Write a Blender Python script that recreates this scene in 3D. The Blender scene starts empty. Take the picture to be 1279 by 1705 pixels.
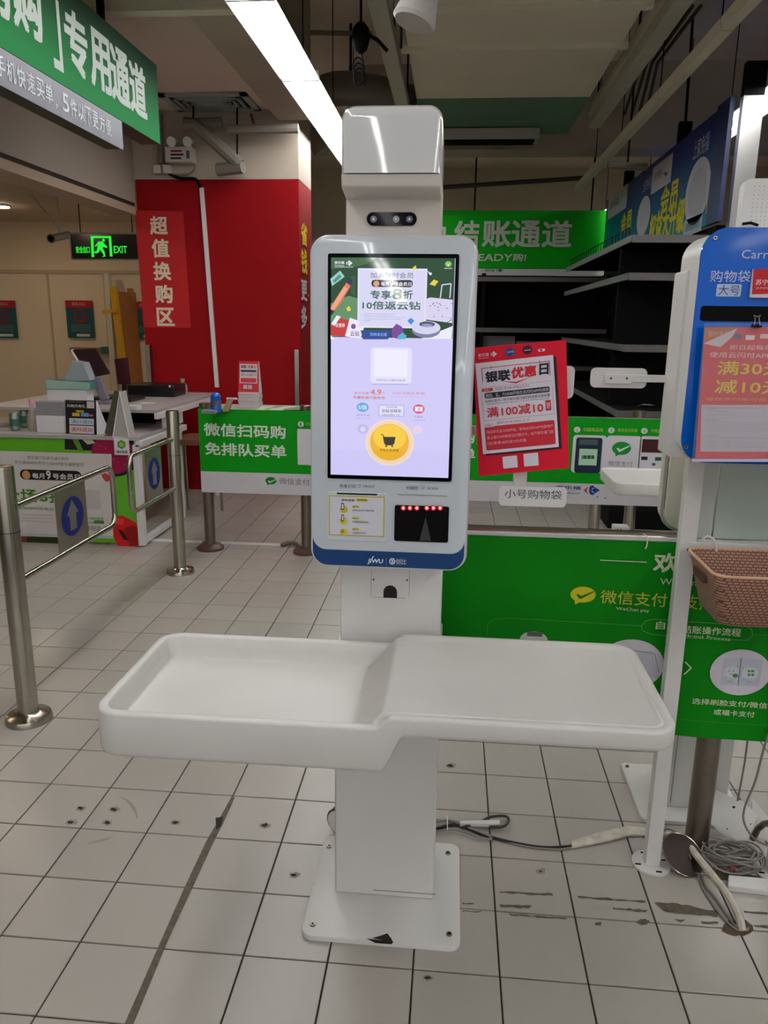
import bpy, bmesh, math, random
from math import sin, cos, pi, atan2, sqrt
from mathutils import Vector, Matrix
random.seed(7)
SC = bpy.context.scene
COL = SC.collection
# ------------------------------------------------------------------ camera
CH, CF, CP, CY, CR = 1.45, 1280.0, 0.240252553, -0.0853978776, 0.0131853631
def _rot():
    cy, sy = cos(CY), sin(CY)
    F = Vector((sy*cos(CP), cy*cos(CP), -sin(CP)))
    rt = Vector((cy, -sy, 0)); up = rt.cross(F)
    return cos(CR)*rt+sin(CR)*up, -sin(CR)*rt+cos(CR)*up, F
CRt, CUp, CFw = _rot()
CAM0 = Vector((0, 0, CH))
cd = bpy.data.cameras.new('camera'); cam = bpy.data.objects.new('camera', cd); COL.objects.link(cam)
cd.sensor_width = 36; cd.lens = CF/1705*36; cd.clip_start = 0.02; cd.clip_end = 200
M = Matrix((CRt, CUp, -CFw)).transposed().to_4x4(); M.translation = CAM0
cam.matrix_world = M
SC.camera = cam
# ------------------------------------------------------------------ world, exposure
SC.view_settings.view_transform = 'Standard'; SC.view_settings.look = 'None'
SC.view_settings.gamma = 1; SC.view_settings.use_curve_mapping = False
SC.view_settings.exposure = 0.0
WORLD_STRENGTH = 0.8
TUBE_STRENGTH = 29.0
w = bpy.data.worlds.new('world'); SC.world = w; w.use_nodes = True
w.node_tree.nodes['Background'].inputs[0].default_value = (0.96, 0.97, 1.0, 1)
w.node_tree.nodes['Background'].inputs[1].default_value = WORLD_STRENGTH

def ray(x, y): return CFw + CRt*((x-639.5)/CF) - CUp*((y-852.5)/CF)
def atZ(x, y, z=0.0):
    d = ray(x, y); return CAM0 + d*((z-CH)/d.z)
def atY(x, y, v):
    d = ray(x, y); return CAM0 + d*(v/d.y)
def atX(x, y, v):
    d = ray(x, y); return CAM0 + d*(v/d.x)

# ------------------------------------------------------------------ materials
def lin(c):
    c /= 255.0
    return c/12.92 if c <= 0.04045 else ((c+0.055)/1.055)**2.4
def rgb(c, k=1.0): return tuple(min(1, lin(v)*k) for v in c) + (1,)
MATS = {}
def mat(name, c, rough=0.5, metal=0.0, spec=0.5, noise=0.0, nscale=20, bump=0.0, bscale=60, k=1.0, coat=0.0, alpha=1.0, trans=0.0, stretch=None):
    if name in MATS: return MATS[name]
    m = bpy.data.materials.new(name); m.use_nodes = True
    nt = m.node_tree; b = nt.nodes['Principled BSDF']
    col = rgb(c, k)
    b.inputs['Base Color'].default_value = col
    b.inputs['Roughness'].default_value = rough; b.inputs['Metallic'].default_value = metal
    b.inputs['Specular IOR Level'].default_value = spec
    b.inputs['Coat Weight'].default_value = coat; b.inputs['Coat Roughness'].default_value = 0.05
    b.inputs['Alpha'].default_value = alpha
    b.inputs['Transmission Weight'].default_value = trans
    m.diffuse_color = col
    if noise or bump:
        tc = nt.nodes.new('ShaderNodeTexCoord'); mp = nt.nodes.new('ShaderNodeMapping')
        nt.links.new(tc.outputs['Object'], mp.inputs[0])
        if stretch: mp.inputs['Scale'].default_value = stretch
    if noise:
        n = nt.nodes.new('ShaderNodeTexNoise'); n.inputs['Scale'].default_value = nscale; n.inputs['Detail'].default_value = 5
        nt.links.new(mp.outputs[0], n.inputs['Vector'])
        r = nt.nodes.new('ShaderNodeMapRange'); r.inputs['From Min'].default_value = 0.3; r.inputs['From Max'].default_value = 0.7
        r.inputs['To Min'].default_value = 1-noise; r.inputs['To Max'].default_value = 1+noise*0.5
        mx = nt.nodes.new('ShaderNodeMix'); mx.data_type = 'RGBA'; mx.blend_type = 'MULTIPLY'; mx.inputs[0].default_value = 1
        mx.inputs[6].default_value = col
        nt.links.new(n.outputs[0], r.inputs[0]); nt.links.new(r.outputs[0], mx.inputs[7]); nt.links.new(mx.outputs[2], b.inputs['Base Color'])
    if bump:
        n2 = nt.nodes.new('ShaderNodeTexNoise'); n2.inputs['Scale'].default_value = bscale; n2.inputs['Detail'].default_value = 3
        nt.links.new(mp.outputs[0], n2.inputs['Vector'])
        bp = nt.nodes.new('ShaderNodeBump'); bp.inputs['Strength'].default_value = bump; bp.inputs['Distance'].default_value = 0.004
        nt.links.new(n2.outputs[0], bp.inputs['Height']); nt.links.new(bp.outputs[0], b.inputs['Normal'])
    MATS[name] = m; return m
def emi(name, c, s=1.0):
    if name in MATS: return MATS[name]
    m = bpy.data.materials.new(name); m.use_nodes = True
    b = m.node_tree.nodes['Principled BSDF']
    b.inputs['Base Color'].default_value = (0.01, 0.01, 0.01, 1)
    b.inputs['Roughness'].default_value = 0.04
    b.inputs['Emission Color'].default_value = rgb(c); b.inputs['Emission Strength'].default_value = s
    MATS[name] = m; return m
def ink(c, k=1.0, rough=0.6):
    if isinstance(c, bpy.types.Material): return c
    return mat('ink_%02x%02x%02x_%d_%d' % (c[0], c[1], c[2], int(k*100), int(rough*100)), c, rough=rough, k=k, spec=.3)
WHITE = mat('white_powder_coat', (222, 220, 218), 0.38, noise=0.03, nscale=6)
GLOSS = mat('glossy_white_plastic', (224, 224, 224), 0.08, coat=0.6)
TRAYM = mat('white_moulded_tray', (216, 213, 209), 0.42, noise=0.05, nscale=5, bump=0.02, bscale=30)
PANELW = mat('cool_white_panel', (206, 214, 222), 0.4, coat=0.6)
STEEL = mat('stainless_steel', (176, 170, 158), 0.22, metal=1.0, noise=0.05, nscale=8)
DSTEEL = mat('brushed_dark_steel', (130, 120, 108), 0.33, metal=1.0, noise=0.12, nscale=12)
BLACK = mat('black_plastic', (16, 16, 18), 0.28)
MATTE = mat('matte_black', (9, 8, 8), 0.7, spec=.12)
SHELFM = mat('black_shelf_metal', (15, 14, 14), 0.6, spec=.2, noise=0.1)
SHELFE = mat('grey_shelf_edge', (104, 108, 104), 0.4, noise=0.08)
CONC = mat('painted_concrete_ceiling', (238, 222, 204), 0.8, noise=0.08, nscale=1.5)
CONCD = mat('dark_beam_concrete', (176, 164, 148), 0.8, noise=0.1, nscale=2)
SOFF = mat('soffit_panel', (214, 200, 184), 0.75, noise=0.05, nscale=1)
DUCTM = mat('duct_board', (222, 216, 194), 0.7, noise=0.05, nscale=2)
GREEND = mat('green_tinted_duct', (92, 128, 104), 0.7, noise=0.08, nscale=2)
CREAM = mat('cream_wall_paint', (222, 202, 170), 0.7, noise=0.04, nscale=1)
REDW = mat('red_column_paint', (150, 2, 12), 0.7, spec=.2, noise=0.05, nscale=1)
BEIGE = mat('beige_wall_paint', (186, 172, 156), 0.8, noise=0.06, nscale=1.5)
GREYC = mat('grey_cable_sheath', (126, 120, 116), 0.5)
BRASSB = mat('tan_woven_plastic', (172, 128, 104), 0.5)
GLASSY = mat('clear_plastic_sleeve', (250, 250, 250), 0.06, alpha=0.06, bump=0.9, bscale=14, spec=1.0)
TUBE = emi('lit_fluorescent_tube', (255, 255, 255), TUBE_STRENGTH)
REFLECT = mat('white_light_reflector', (238, 238, 235), 0.3)

# ------------------------------------------------------------------ mesh builder
class MB:
    def __init__(s): s.v = []; s.f = []; s.m = []; s.mats = []
    def mi(s, m):
        if m not in s.mats: s.mats.append(m)
        return s.mats.index(m)
    def add(s, vs, fs, m):
        o = len(s.v); s.v += [Vector(v) for v in vs]; k = s.mi(m)
        for f in fs: s.f.append([i+o for i in f]); s.m.append(k)
        return s
    def box(s, x0, x1, y0, y1, z0, z1, m):
        vs = [(x, y, z) for z in (z0, z1) for y in (y0, y1) for x in (x0, x1)]
        return s.add(vs, [(0,2,3,1),(4,5,7,6),(0,1,5,4),(2,6,7,3),(0,4,6,2),(1,3,7,5)], m)
    def prism(s, pts, ax, a, b, m):
        """pts 2D extruded along axis ax between a and b; 2D coords are the two other axes in xyz order"""
        n = len(pts)
        def P(p, t):
            return {'x': (t, p[0], p[1]), 'y': (p[0], t, p[1]), 'z': (p[0], p[1], t)}[ax]
        vs = [P(p, a) for p in pts] + [P(p, b) for p in pts]
        fs = [tuple(range(n))[::-1], tuple(range(n, 2*n))] + [(i, (i+1) % n, n+(i+1) % n, n+i) for i in range(n)]
        return s.add(vs, fs, m)
    def hexa(s, q, d, m):
        """quad q (4 points) thickened by vector d"""
        q = [Vector(p) for p in q]; d = Vector(d)
        vs = q + [p+d for p in q]
        return s.add(vs, [(3,2,1,0),(4,5,6,7),(0,1,5,4),(1,2,6,5),(2,3,7,6),(3,0,4,7)], m)
    def cyl(s, p0, p1, r0, m, r1=None, n=20):
        r1 = r0 if r1 is None else r1
        p0 = Vector(p0); p1 = Vector(p1); d = (p1-p0).normalized()
        a = d.orthogonal().normalized(); b = d.cross(a)
        vs = [p0+(a*cos(t)+b*sin(t))*r0 for t in [2*pi*i/n for i in range(n)]] + [p1+(a*cos(t)+b*sin(t))*r1 for t in [2*pi*i/n for i in range(n)]]
        return s.add(vs, [tuple(range(n))[::-1], tuple(range(n, 2*n))] + [(i, (i+1) % n, n+(i+1) % n, n+i) for i in range(n)], m)
    def lathe(s, o, prof, m, n=24):
        """prof list of (r,z) about vertical axis through o"""
        o = Vector(o); k = len(prof); vs = []
        for r, z in prof:
            for i in range(n): vs.append(o+Vector((r*cos(2*pi*i/n), r*sin(2*pi*i/n), z)))
        fs = [tuple(range(n))[::-1], tuple(range((k-1)*n, k*n))]
        for j in range(k-1):
            for i in range(n): fs.append((j*n+i, j*n+(i+1) % n, (j+1)*n+(i+1) % n, (j+1)*n+i))
        return s.add(vs, fs, m)
    def tube(s, path, r, m, n=8, smooth=0, closed=False):
        P = [Vector(p) for p in path]
        if smooth:
            Q = []
            for i in range(len(P)-1):
                p0 = P[max(i-1, 0)]; p1 = P[i]; p2 = P[i+1]; p3 = P[min(i+2, len(P)-1)]
                for k in range(smooth):
                    t = k/smooth
                    Q.append(0.5*((2*p1)+(-p0+p2)*t+(2*p0-5*p1+4*p2-p3)*t*t+(-p0+3*p1-3*p2+p3)*t**3))
            P = Q+[P[-1]]
        a = None; vs = []
        for i, p in enumerate(P):
            d = (P[min(i+1, len(P)-1)]-P[max(i-1, 0)]).normalized()
            if a is None: a = d.orthogonal().normalized()
            a = (a - d*a.dot(d)); a = a.normalized() if a.length > 1e-6 else d.orthogonal().normalized()
            b = d.cross(a)
            for k in range(n):
                t = 2*pi*k/n; vs.append(p+(a*cos(t)+b*sin(t))*r)
        fs = [tuple(range(n))[::-1], tuple(range((len(P)-1)*n, len(P)*n))]
        for j in range(len(P)-1):
            for k in range(n): fs.append((j*n+k, j*n+(k+1) % n, (j+1)*n+(k+1) % n, (j+1)*n+k))
        return s.add(vs, fs, m)
    def rbox(s, x0, x1, y0, y1, z0, z1, r, ax, m, n=5, edge=0.0):
        """box whose section across axis ax is a rounded rectangle; edge>0 chamfers the rim facing the low side"""
        lo = {'x': (y0, z0, y1, z1), 'y': (x0, z0, x1, z1), 'z': (x0, y0, x1, y1)}[ax]
        a, b = {'x': (x0, x1), 'y': (y0, y1), 'z': (z0, z1)}[ax]
        if edge <= 0: return s.prism(rrect(*lo, r, n), ax, a, b, m)
        rings = []
        for off, t in ((edge, 0), (edge*0.3, edge*0.3), (0, edge)):
            rings.append((rrect(lo[0]+off, lo[1]+off, lo[2]-off, lo[3]-off, max(r-off, 0.0005), n), a+t if ax == 'y' else a+t))
        rings.append((rrect(*lo, r, n), b))
        if ax == 'z':
            rings = [(rrect(*lo, r, n), a), (rrect(*lo, r, n), b-edge), (rrect(lo[0]+edge*.3, lo[1]+edge*.3, lo[2]-edge*.3, lo[3]-edge*.3, max(r-edge*.3, .0005), n), b-edge*.3), (rrect(lo[0]+edge, lo[1]+edge, lo[2]-edge, lo[3]-edge, max(r-edge, .0005), n), b)]
        N = len(rings[0][0]); vs = []
        for pts, t in rings:
            for p in pts: vs.append({'x': (t, p[0], p[1]), 'y': (p[0], t, p[1]), 'z': (p[0], p[1], t)}[ax])
        fs = [tuple(range(N))[::-1], tuple(range((len(rings)-1)*N, len(rings)*N))]
        for j in range(len(rings)-1):
            for i in range(N): fs.append((j*N+i, j*N+(i+1) % N, (j+1)*N+(i+1) % N, (j+1)*N+i))
        return s.add(vs, fs, m)
    def build(s, name, parent=None, origin=None, bevel=0.0, seg=2, smooth=True, angle=35, recalc=True):
        o = Vector(origin) if origin is not None else (Vector(ORG[root(parent)]) if parent else Vector((0, 0, 0)))
        me = bpy.data.meshes.new(name)
        me.from_pydata([v-o for v in s.v], [], s.f)
        for m in s.mats: me.materials.append(m)
        me.polygons.foreach_set('material_index', s.m)
        if recalc:
            bm = bmesh.new(); bm.from_mesh(me); bmesh.ops.recalc_face_normals(bm, faces=bm.faces); bm.to_mesh(me); bm.free()
        if smooth:
            me.polygons.foreach_set('use_smooth', [True]*len(me.polygons)); me.set_sharp_from_angle(angle=math.radians(angle))
        ob = bpy.data.objects.new(name, me); COL.objects.link(ob)
        if parent: ob.parent = parent
        else: ob.location = o; ORG[ob] = tuple(o)
        if bevel:
            b = ob.modifiers.new('bevel', 'BEVEL'); b.width = bevel; b.segments = seg; b.limit_method = 'ANGLE'; b.harden_normals = False
        return ob
ORG = {}
def root(o):
    while o.parent: o = o.parent
    return o
def rrect(x0, y0, x1, y1, r, n=5):
    pts = []
    for cx, cy, a0 in ((x1-r, y1-r, 0), (x0+r, y1-r, 90), (x0+r, y0+r, 180), (x1-r, y0+r, 270)):
        for i in range(n+1):
            a = math.radians(a0+90*i/n); pts.append((cx+r*cos(a), cy+r*sin(a)))
    return pts
def tag(o, label=None, cat=None, group=None, kind=None):
    if label: o['label'] = label
    if cat: o['category'] = cat
    if group: o['group'] = group
    if kind: o['kind'] = kind
    return o
def thing(name, loc, label, cat, group=None):
    o = bpy.data.objects.new(name, None); COL.objects.link(o); o.location = loc; o.empty_display_size = 0.05
    ORG[o] = tuple(loc); return tag(o, label, cat, group)
def struct(name, mb, **k):
    return tag(mb.build(name, **k), kind='structure')

# ------------------------------------------------------------------ planes and flat print
def text_mesh(body, bold=0.0):
    c = bpy.data.curves.new('t', 'FONT'); c.body = body; c.resolution_u = 2; c.offset = bold
    o = bpy.data.objects.new('t', c); m = o.to_mesh()
    vs = [(v.co.x, v.co.y) for v in m.vertices]; fs = [tuple(p.vertices) for p in m.polygons]
    o.to_mesh_clear(); bpy.data.objects.remove(o); bpy.data.curves.remove(c)
    return vs, fs
TC = {}
class Pl:
    """a flat surface: origin, right and up directions; normal points at the reader"""
    def __init__(s, o, r, u=(0, 0, 1)):
        s.o = Vector(o); s.r = Vector(r).normalized(); s.u = Vector(u).normalized(); s.n = s.r.cross(s.u).normalized()
        s.u = s.n.cross(s.r).normalized()
    def hit(s, x, y):
        d = ray(x, y); t = (s.o-CAM0).dot(s.n)/d.dot(s.n); return CAM0+d*t
    def uv(s, x, y):
        p = s.hit(x, y)-s.o; return (p.dot(s.r), p.dot(s.u))
    def P(s, u, v, off=0.0): return s.o+s.r*u+s.u*v+s.n*off
class Print:
    def __init__(s, pl, step=0.0004, px=True): s.pl = pl; s.mb = MB(); s.step = step; s.px = px; s.k = 1
    def c(s, p): return s.pl.uv(*p) if s.px else p
    def poly(s, pts, col, lay=1, raw=False):
        q = pts if raw else [s.c(p) for p in pts]
        s.mb.add([s.pl.P(u, v, s.step*lay) for u, v in q], [tuple(range(len(q)))], ink(col)); return s
    def rect(s, x0, y0, x1, y1, col, lay=1, r=0.0):
        a = s.c((x0, y0)); b = s.c((x1, y1))
        u0, u1 = sorted((a[0], b[0])); v0, v1 = sorted((a[1], b[1]))
        if r: return s.poly(rrect(u0, v0, u1, v1, min(r, (u1-u0)/2.001, (v1-v0)/2.001)), col, lay, raw=True)
        return s.poly([(u0, v0), (u1, v0), (u1, v1), (u0, v1)], col, lay, raw=True)
    def oval(s, x0, y0, x1, y1, col, lay=1, n=28):
        a = s.c((x0, y0)); b = s.c((x1, y1)); cx, cy = (a[0]+b[0])/2, (a[1]+b[1])/2; rx, ry = abs(b[0]-a[0])/2, abs(b[1]-a[1])/2
        return s.poly([(cx+rx*cos(2*pi*i/n), cy+ry*sin(2*pi*i/n)) for i in range(n)], col, lay, raw=True)
    def line(s, pts, wd, col, lay=1):
        q = [s.c(p) for p in pts]
        for a, b in zip(q, q[1:]):
            d = Vector((b[0]-a[0], b[1]-a[1])); L = d.length or 1e-6; d /= L; n = Vector((-d.y, d.x))*wd/2
            s.poly([(a[0]-n.x, a[1]-n.y), (b[0]-n.x, b[1]-n.y), (b[0]+n.x, b[1]+n.y), (a[0]+n.x, a[1]+n.y)], col, lay, raw=True)
        return s
    def text(s, body, x0, y0, x1, y1, col, bold=0.02, lay=2, slant=0.0, rot=None):
        """text filling the box from its left-top to right-bottom corner"""
        key = body
        if key not in TC: TC[key] = text_mesh(body)
        vs, fs = TC[key]
        if not vs: return s
        ax0 = min(v[0] for v in vs); ax1 = max(v[0] for v in vs); ay0 = min(v[1] for v in vs); ay1 = max(v[1] for v in vs)
        lt = s.c((x0, y0)); rb = s.c((x1, y1)); u0, u1 = lt[0], rb[0]; v0, v1 = rb[1], lt[1]
        if not s.px: v0, v1 = min(v0, v1), max(v0, v1)
        if rot is not None:   # rot = slope of the baseline in the plane
            dv = (u1-u0)*rot
        else: dv = 0
        h = v1-v0; bd = bold*1.15*h if bold >= .01 else 0
        shifts = [(0, 0)] if not bd else [(bd*cos(pi/4+k*pi/2)*1.0, bd*sin(pi/4+k*pi/2)*1.0) for k in range(4)]+[(0, 0)]
        if bd: u0 += bd*.7; u1 -= bd*.7; v0 += bd*.7; v1 -= bd*.7
        for k, (du, dw) in enumerate(shifts):
            out = []
            for x, y in vs:
                a = (x-ax0)/(ax1-ax0); b = (y-ay0)/((ay1-ay0) or 1)
                out.append(s.pl.P(u0+du+(u1-u0)*a+slant*(v1-v0)*b, v0+dw+(v1-v0)*b+dv*(a-0.5), s.step*(lay+.06*k)))
            s.mb.add(out, fs, ink(col))
        return s
    def build(s, parent, name='print', label=None):
        o = s.mb.build(name, parent, smooth=False, recalc=False)
        if label: o['label'] = label
        return o
def chat_logo(p, x0, y0, x1, y1, col, tick, lay=2):
    p.oval(x0, y0, x1, y1, col, lay)
    w, h = x1-x0, y1-y0
    p.poly([(x0+.15*w, y0+.75*h), (x0+.45*w, y0+.9*h), (x0+.16*w, y0+1.08*h)], col, lay+.5)
    p.poly([(x0+.22*w, y0+.5*h), (x0+.3*w, y0+.45*h), (x0+.42*w, y0+.58*h), (x0+.95*w, y0+.28*h), (x0+.96*w, y0+.34*h), (x0+.4*w, y0+.76*h), (x0+.33*w, y0+.72*h)], tick, lay+1)
def store_logo(p, x0, y0, x1, y1, red, blue, lay=2):
    w, h = x1-x0, y1-y0; X = lambda a: x0+a*w; Yy = lambda b: y0+b*h
    p.poly([(X(0), Yy(.5)), (X(.28), Yy(.1)), (X(.17), Yy(.5)), (X(.28), Yy(.9))], red, lay)
    p.poly([(X(.62), Yy(.12)), (X(1), Yy(.5)), (X(.62), Yy(.88)), (X(.62), Yy(.62)), (X(.52), Yy(.62)), (X(.52), Yy(.38)), (X(.62), Yy(.38))], blue, lay)
    p.poly([(X(.62), Yy(.0)), (X(.62), Yy(.24)), (X(.5), Yy(.3)), (X(.5), Yy(.7)), (X(.62), Yy(.76)), (X(.62), Yy(1)), (X(.42), Yy(.95)), (X(.34), Yy(.75)), (X(.34), Yy(.25)), (X(.42), Yy(.05))], blue, lay)

# =================================================================== THE BUILDING
TX, TY, OX, OY = 0.13779538*CH, 0.14080816*CH, -0.72041093*CH, 1.01936452*CH
G = 0.0042
m = MB(); m.box(-9, 9, -13, 20, -0.06, -0.004, mat('dark_grout', (48, 42, 37), 0.9, noise=0.2, nscale=30))
floor = struct('floor', m)
def tile_material():
    m = bpy.data.materials.new('grey_ceramic_tile'); m.use_nodes = True; nt = m.node_tree; b = nt.nodes['Principled BSDF']
    b.inputs['Roughness'].default_value = 0.24; b.inputs['Specular IOR Level'].default_value = 0.45
    geo = nt.nodes.new('ShaderNodeNewGeometry')
    sub = nt.nodes.new('ShaderNodeVectorMath'); sub.operation = 'SUBTRACT'; sub.inputs[1].default_value = (OX, OY, 0)
    div = nt.nodes.new('ShaderNodeVectorMath'); div.operation = 'DIVIDE'; div.inputs[1].default_value = (TX, TY, 1)
    fl = nt.nodes.new('ShaderNodeVectorMath'); fl.operation = 'FLOOR'
    wn = nt.nodes.new('ShaderNodeTexWhiteNoise'); wn.noise_dimensions = '2D'
    for a, c in ((geo.outputs['Position'], sub.inputs[0]), (sub.outputs[0], div.inputs[0]), (div.outputs[0], fl.inputs[0]), (fl.outputs[0], wn.inputs['Vector'])): nt.links.new(a, c)
    n = nt.nodes.new('ShaderNodeTexNoise'); n.inputs['Scale'].default_value = 1.7; n.inputs['Detail'].default_value = 4
    nt.links.new(geo.outputs['Position'], n.inputs['Vector'])
    m1 = nt.nodes.new('ShaderNodeMix'); m1.data_type = 'RGBA'; m1.inputs[6].default_value = rgb((165, 161, 154)); m1.inputs[7].default_value = rgb((173, 168, 161))
    nt.links.new(wn.outputs['Value'], m1.inputs[0])
    m2 = nt.nodes.new('ShaderNodeMix'); m2.data_type = 'RGBA'; m2.inputs[7].default_value = rgb((160, 151, 143))
    ml = nt.nodes.new('ShaderNodeMath'); ml.operation = 'MULTIPLY'; ml.inputs[1].default_value = 0.6
    nt.links.new(n.outputs[0], ml.inputs[0]); nt.links.new(ml.outputs[0], m2.inputs[0]); nt.links.new(m1.outputs[2], m2.inputs[6]); nt.links.new(m2.outputs[2], b.inputs['Base Color'])
    b.inputs['Roughness'].default_value = 0.3
    m.diffuse_color = rgb((176, 168, 160)); return m
TILE = tile_material()
def tile_verts(x, y):
    g = G/2; c = 0.0012
    return [(x+g, y+g, -0.005), (x+TX-g, y+g, -0.005), (x+TX-g, y+TY-g, -0.005), (x+g, y+TY-g, -0.005),
            (x+g, y+g, -c), (x+TX-g, y+g, -c), (x+TX-g, y+TY-g, -c), (x+g, y+TY-g, -c),
            (x+g+c, y+g+c, 0), (x+TX-g-c, y+g+c, 0), (x+TX-g-c, y+TY-g-c, 0), (x+g+c, y+TY-g-c, 0)]
TF = [(0,1,5,4),(1,2,6,5),(2,3,7,6),(3,0,4,7),(4,5,9,8),(5,6,10,9),(6,7,11,10),(7,4,8,11),(8,9,10,11)]
def inview(p):
    d = Vector(p)-CAM0; k = d.dot(CFw)
    if k < 0.1: return False
    x = 639.5+CF*d.dot(CRt)/k; y = 852.5-CF*d.dot(CUp)/k
    return -90 < x < 1370 and 780 < y < 1800
cells = [(i, j) for i in range(-22, 16) for j in range(-9, 48)]
cells.sort(key=lambda c: (OX+(c[0]+.5)*TX)**2+(OY+(c[1]+.5)*TY)**2)
vis = [c for c in cells if inview((OX+(c[0]+.5)*TX, OY+(c[1]+.5)*TY, 0))]
single = set(vis[:300])
tme = None; rest = MB()
for c in cells:
    x = OX+c[0]*TX; y = OY+c[1]*TY
    if c in single:
        if tme is None:
            t = MB().add(tile_verts(0, 0), TF, TILE).build('tile', floor, origin=(0, 0, 0), smooth=False); tme = t.data
        else:
            t = bpy.data.objects.new('tile', tme); COL.objects.link(t); t.parent = floor
        t.location = (x, y, 0)
        t.rotation_euler = (random.uniform(-.0008, .0008), random.uniform(-.0008, .0008), 0)
    else: rest.add(tile_verts(x, y), TF, TILE)
tag(rest.build('tile_field', floor, smooth=False, recalc=False), kind='stuff')
# marks and holes in the floor
STAIN = mat('worn_dark_residue', (92, 82, 70), 0.7, noise=0.4, nscale=60)
HOLE = mat('drilled_hole_dirt', (34, 30, 26), 0.9)
FP = Pl((0, 0, 0.0006), (1, 0, 0), (0, 1, 0))
def blot(cx, cy, rx, ry, seed, n=18, rough=0.35):
    rn = random.Random(seed)
    return [(cx+rx*cos(2*pi*i/n)*(1-rough*rn.random()), cy+ry*sin(2*pi*i/n)*(1-rough*rn.random())) for i in range(n)]
def mark(name, pts, m_, lay=1, label=None):
    if name == 'wear_mark':
        rn = random.Random(int(pts[0][0]*7)); out = []
        for k in range(len(pts)):
            a, b = pts[k], pts[(k+1) % len(pts)]; n_ = max(1, int(math.hypot(b[0]-a[0], b[1]-a[1])/7))
            for q in range(n_): t = q/n_; out.append((a[0]+(b[0]-a[0])*t+rn.uniform(-1, 1), a[1]+(b[1]-a[1])*t+(rn.uniform(-1.1, 1.1) if q else 0)))
        pts = out
    p = Print(FP, 0.0003); p.poly(pts, m_, lay)
    if name == 'drilled_hole':
        cx, cy = sum(a for a, b in pts)/len(pts), sum(b for a, b in pts)/len(pts)
        p.poly([(cx+(a-cx)*.62, cy+(b-cy)*.62) for a, b in pts], m_, lay+.5) 
        p.mb = MB(); p.poly(blot(cx+1, cy, 12, 6, int(cx), rough=.5), mat('smudged_tile', (140, 131, 122), .6), lay-1.2); p.poly([(cx+(a-cx)*.7, cy+(b-cy)*.7) for a, b in pts], m_, lay)
    return p.build(floor, name, label)
mark('residue_line', [(386, 1326), (391, 1328), (372, 1370), (352, 1410), (322, 1475), (278, 1570), (222, 1706), (207, 1706), (262, 1580), (308, 1476), (344, 1400), (366, 1362)], STAIN, 1, 'dark tape residue along one tile joint')
mark('residue_blot', [(359, 1362), (372, 1360), (368, 1376), (360, 1382)], HOLE, 2)
for i, (x, y) in enumerate([(134, 1346), (190, 1348), (118, 1369), (178, 1370), (291, 1370), (441, 1374), (489, 1457), (750, 1275), (712, 1628), (900, 1451)]):
    s_ = 6 if i != 9 else 3
    mark('drilled_hole', blot(x, y, s_*1.7, s_*.9, i, n=26, rough=.65), HOLE, 2)
for i, q in enumerate([[(831, 1484), (920, 1488), (922, 1492), (834, 1487)], [(832, 1506), (886, 1508), (880, 1513), (834, 1511)], [(848, 1521), (945, 1529), (940, 1531), (850, 1524)],
        [(962, 1492), (1075, 1500), (1074, 1503), (964, 1495)], [(1020, 1511), (1078, 1515), (1076, 1519), (1022, 1514)], [(1090, 1503), (1120, 1503), (1195, 1518), (1196, 1527), (1120, 1520), (1105, 1517)],
        [(1122, 1530), (1142, 1531), (1135, 1536)], [(1168, 1534), (1197, 1535), (1196, 1538), (1170, 1538)], [(1238, 1516), (1279, 1519), (1279, 1523), (1240, 1520)], [(1255, 1540), (1279, 1541), (1279, 1546), (1258, 1543)],
        [(990, 1537), (1002, 1535), (1000, 1541), (991, 1541)], [(769, 1503), (790, 1504), (788, 1506), (769, 1505)], [(770, 1516), (802, 1517), (800, 1519), (770, 1518)]]):
    mark('wear_mark', q, STAIN, 1)
mark('wear_mark', blot(1072, 1535, 13, 6, 5), STAIN, 1)
mark('wear_mark', blot(1228, 1545, 30, 16, 9), mat('brown_floor_cut', (84, 70, 50), 0.9, noise=0.3), 1.5)
mark('wear_mark', [(1170, 1440), (1279, 1462), (1279, 1476), (1180, 1462)], mat('brown_floor_cut', (84, 70, 50)), 1)

# walls, ceiling, beams ------------------------------------------------
m = MB(); m.box(-9, 9, -13, 20, 4.0, 4.1, CONC); struct('ceiling', m)
m = MB(); m.box(-9, 9, 14, 14.1, 0, 4.0, mat('far_wall_grey', (222, 204, 184), .8, noise=.05, nscale=1)); struct('wall_back', m)
m = MB(); m.box(9, 9.1, -13, 14, 0, 4, BEIGE); struct('wall_right', m)
# cream corridor beyond the opening on the left
m = MB(); m.box(-9, -2.7, 9.5, 9.6, 0, 2.62, CREAM)
wc = struct('wall_corridor', m)
for x in (78, 172):
    a = atY(x, 455, 9.49); MB().box(a.x-.012, a.x+.012, 9.485, 9.5, 0, 2.0, mat('seam_line_paint', (190, 170, 140), .8)).build('panel_joint', wc)  # joints drawn as slightly darker cream lines
MB().box(-6.2, -3.0, 9.48, 9.5, 2.0, 2.04, mat('seam_line_paint', (190, 170, 140), .8)).build('header_joint', wc)
m = MB(); m.box(-9, -2.75, 1.5, 9.5, 2.6, 2.66, mat('cream_ceiling_paint', (205, 184, 158), .8)); struct('ceiling_corridor', m)
m = MB(); m.box(-9.1, -9, -13, 14, 0, 4, CREAM); struct('wall_left', m)
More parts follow.
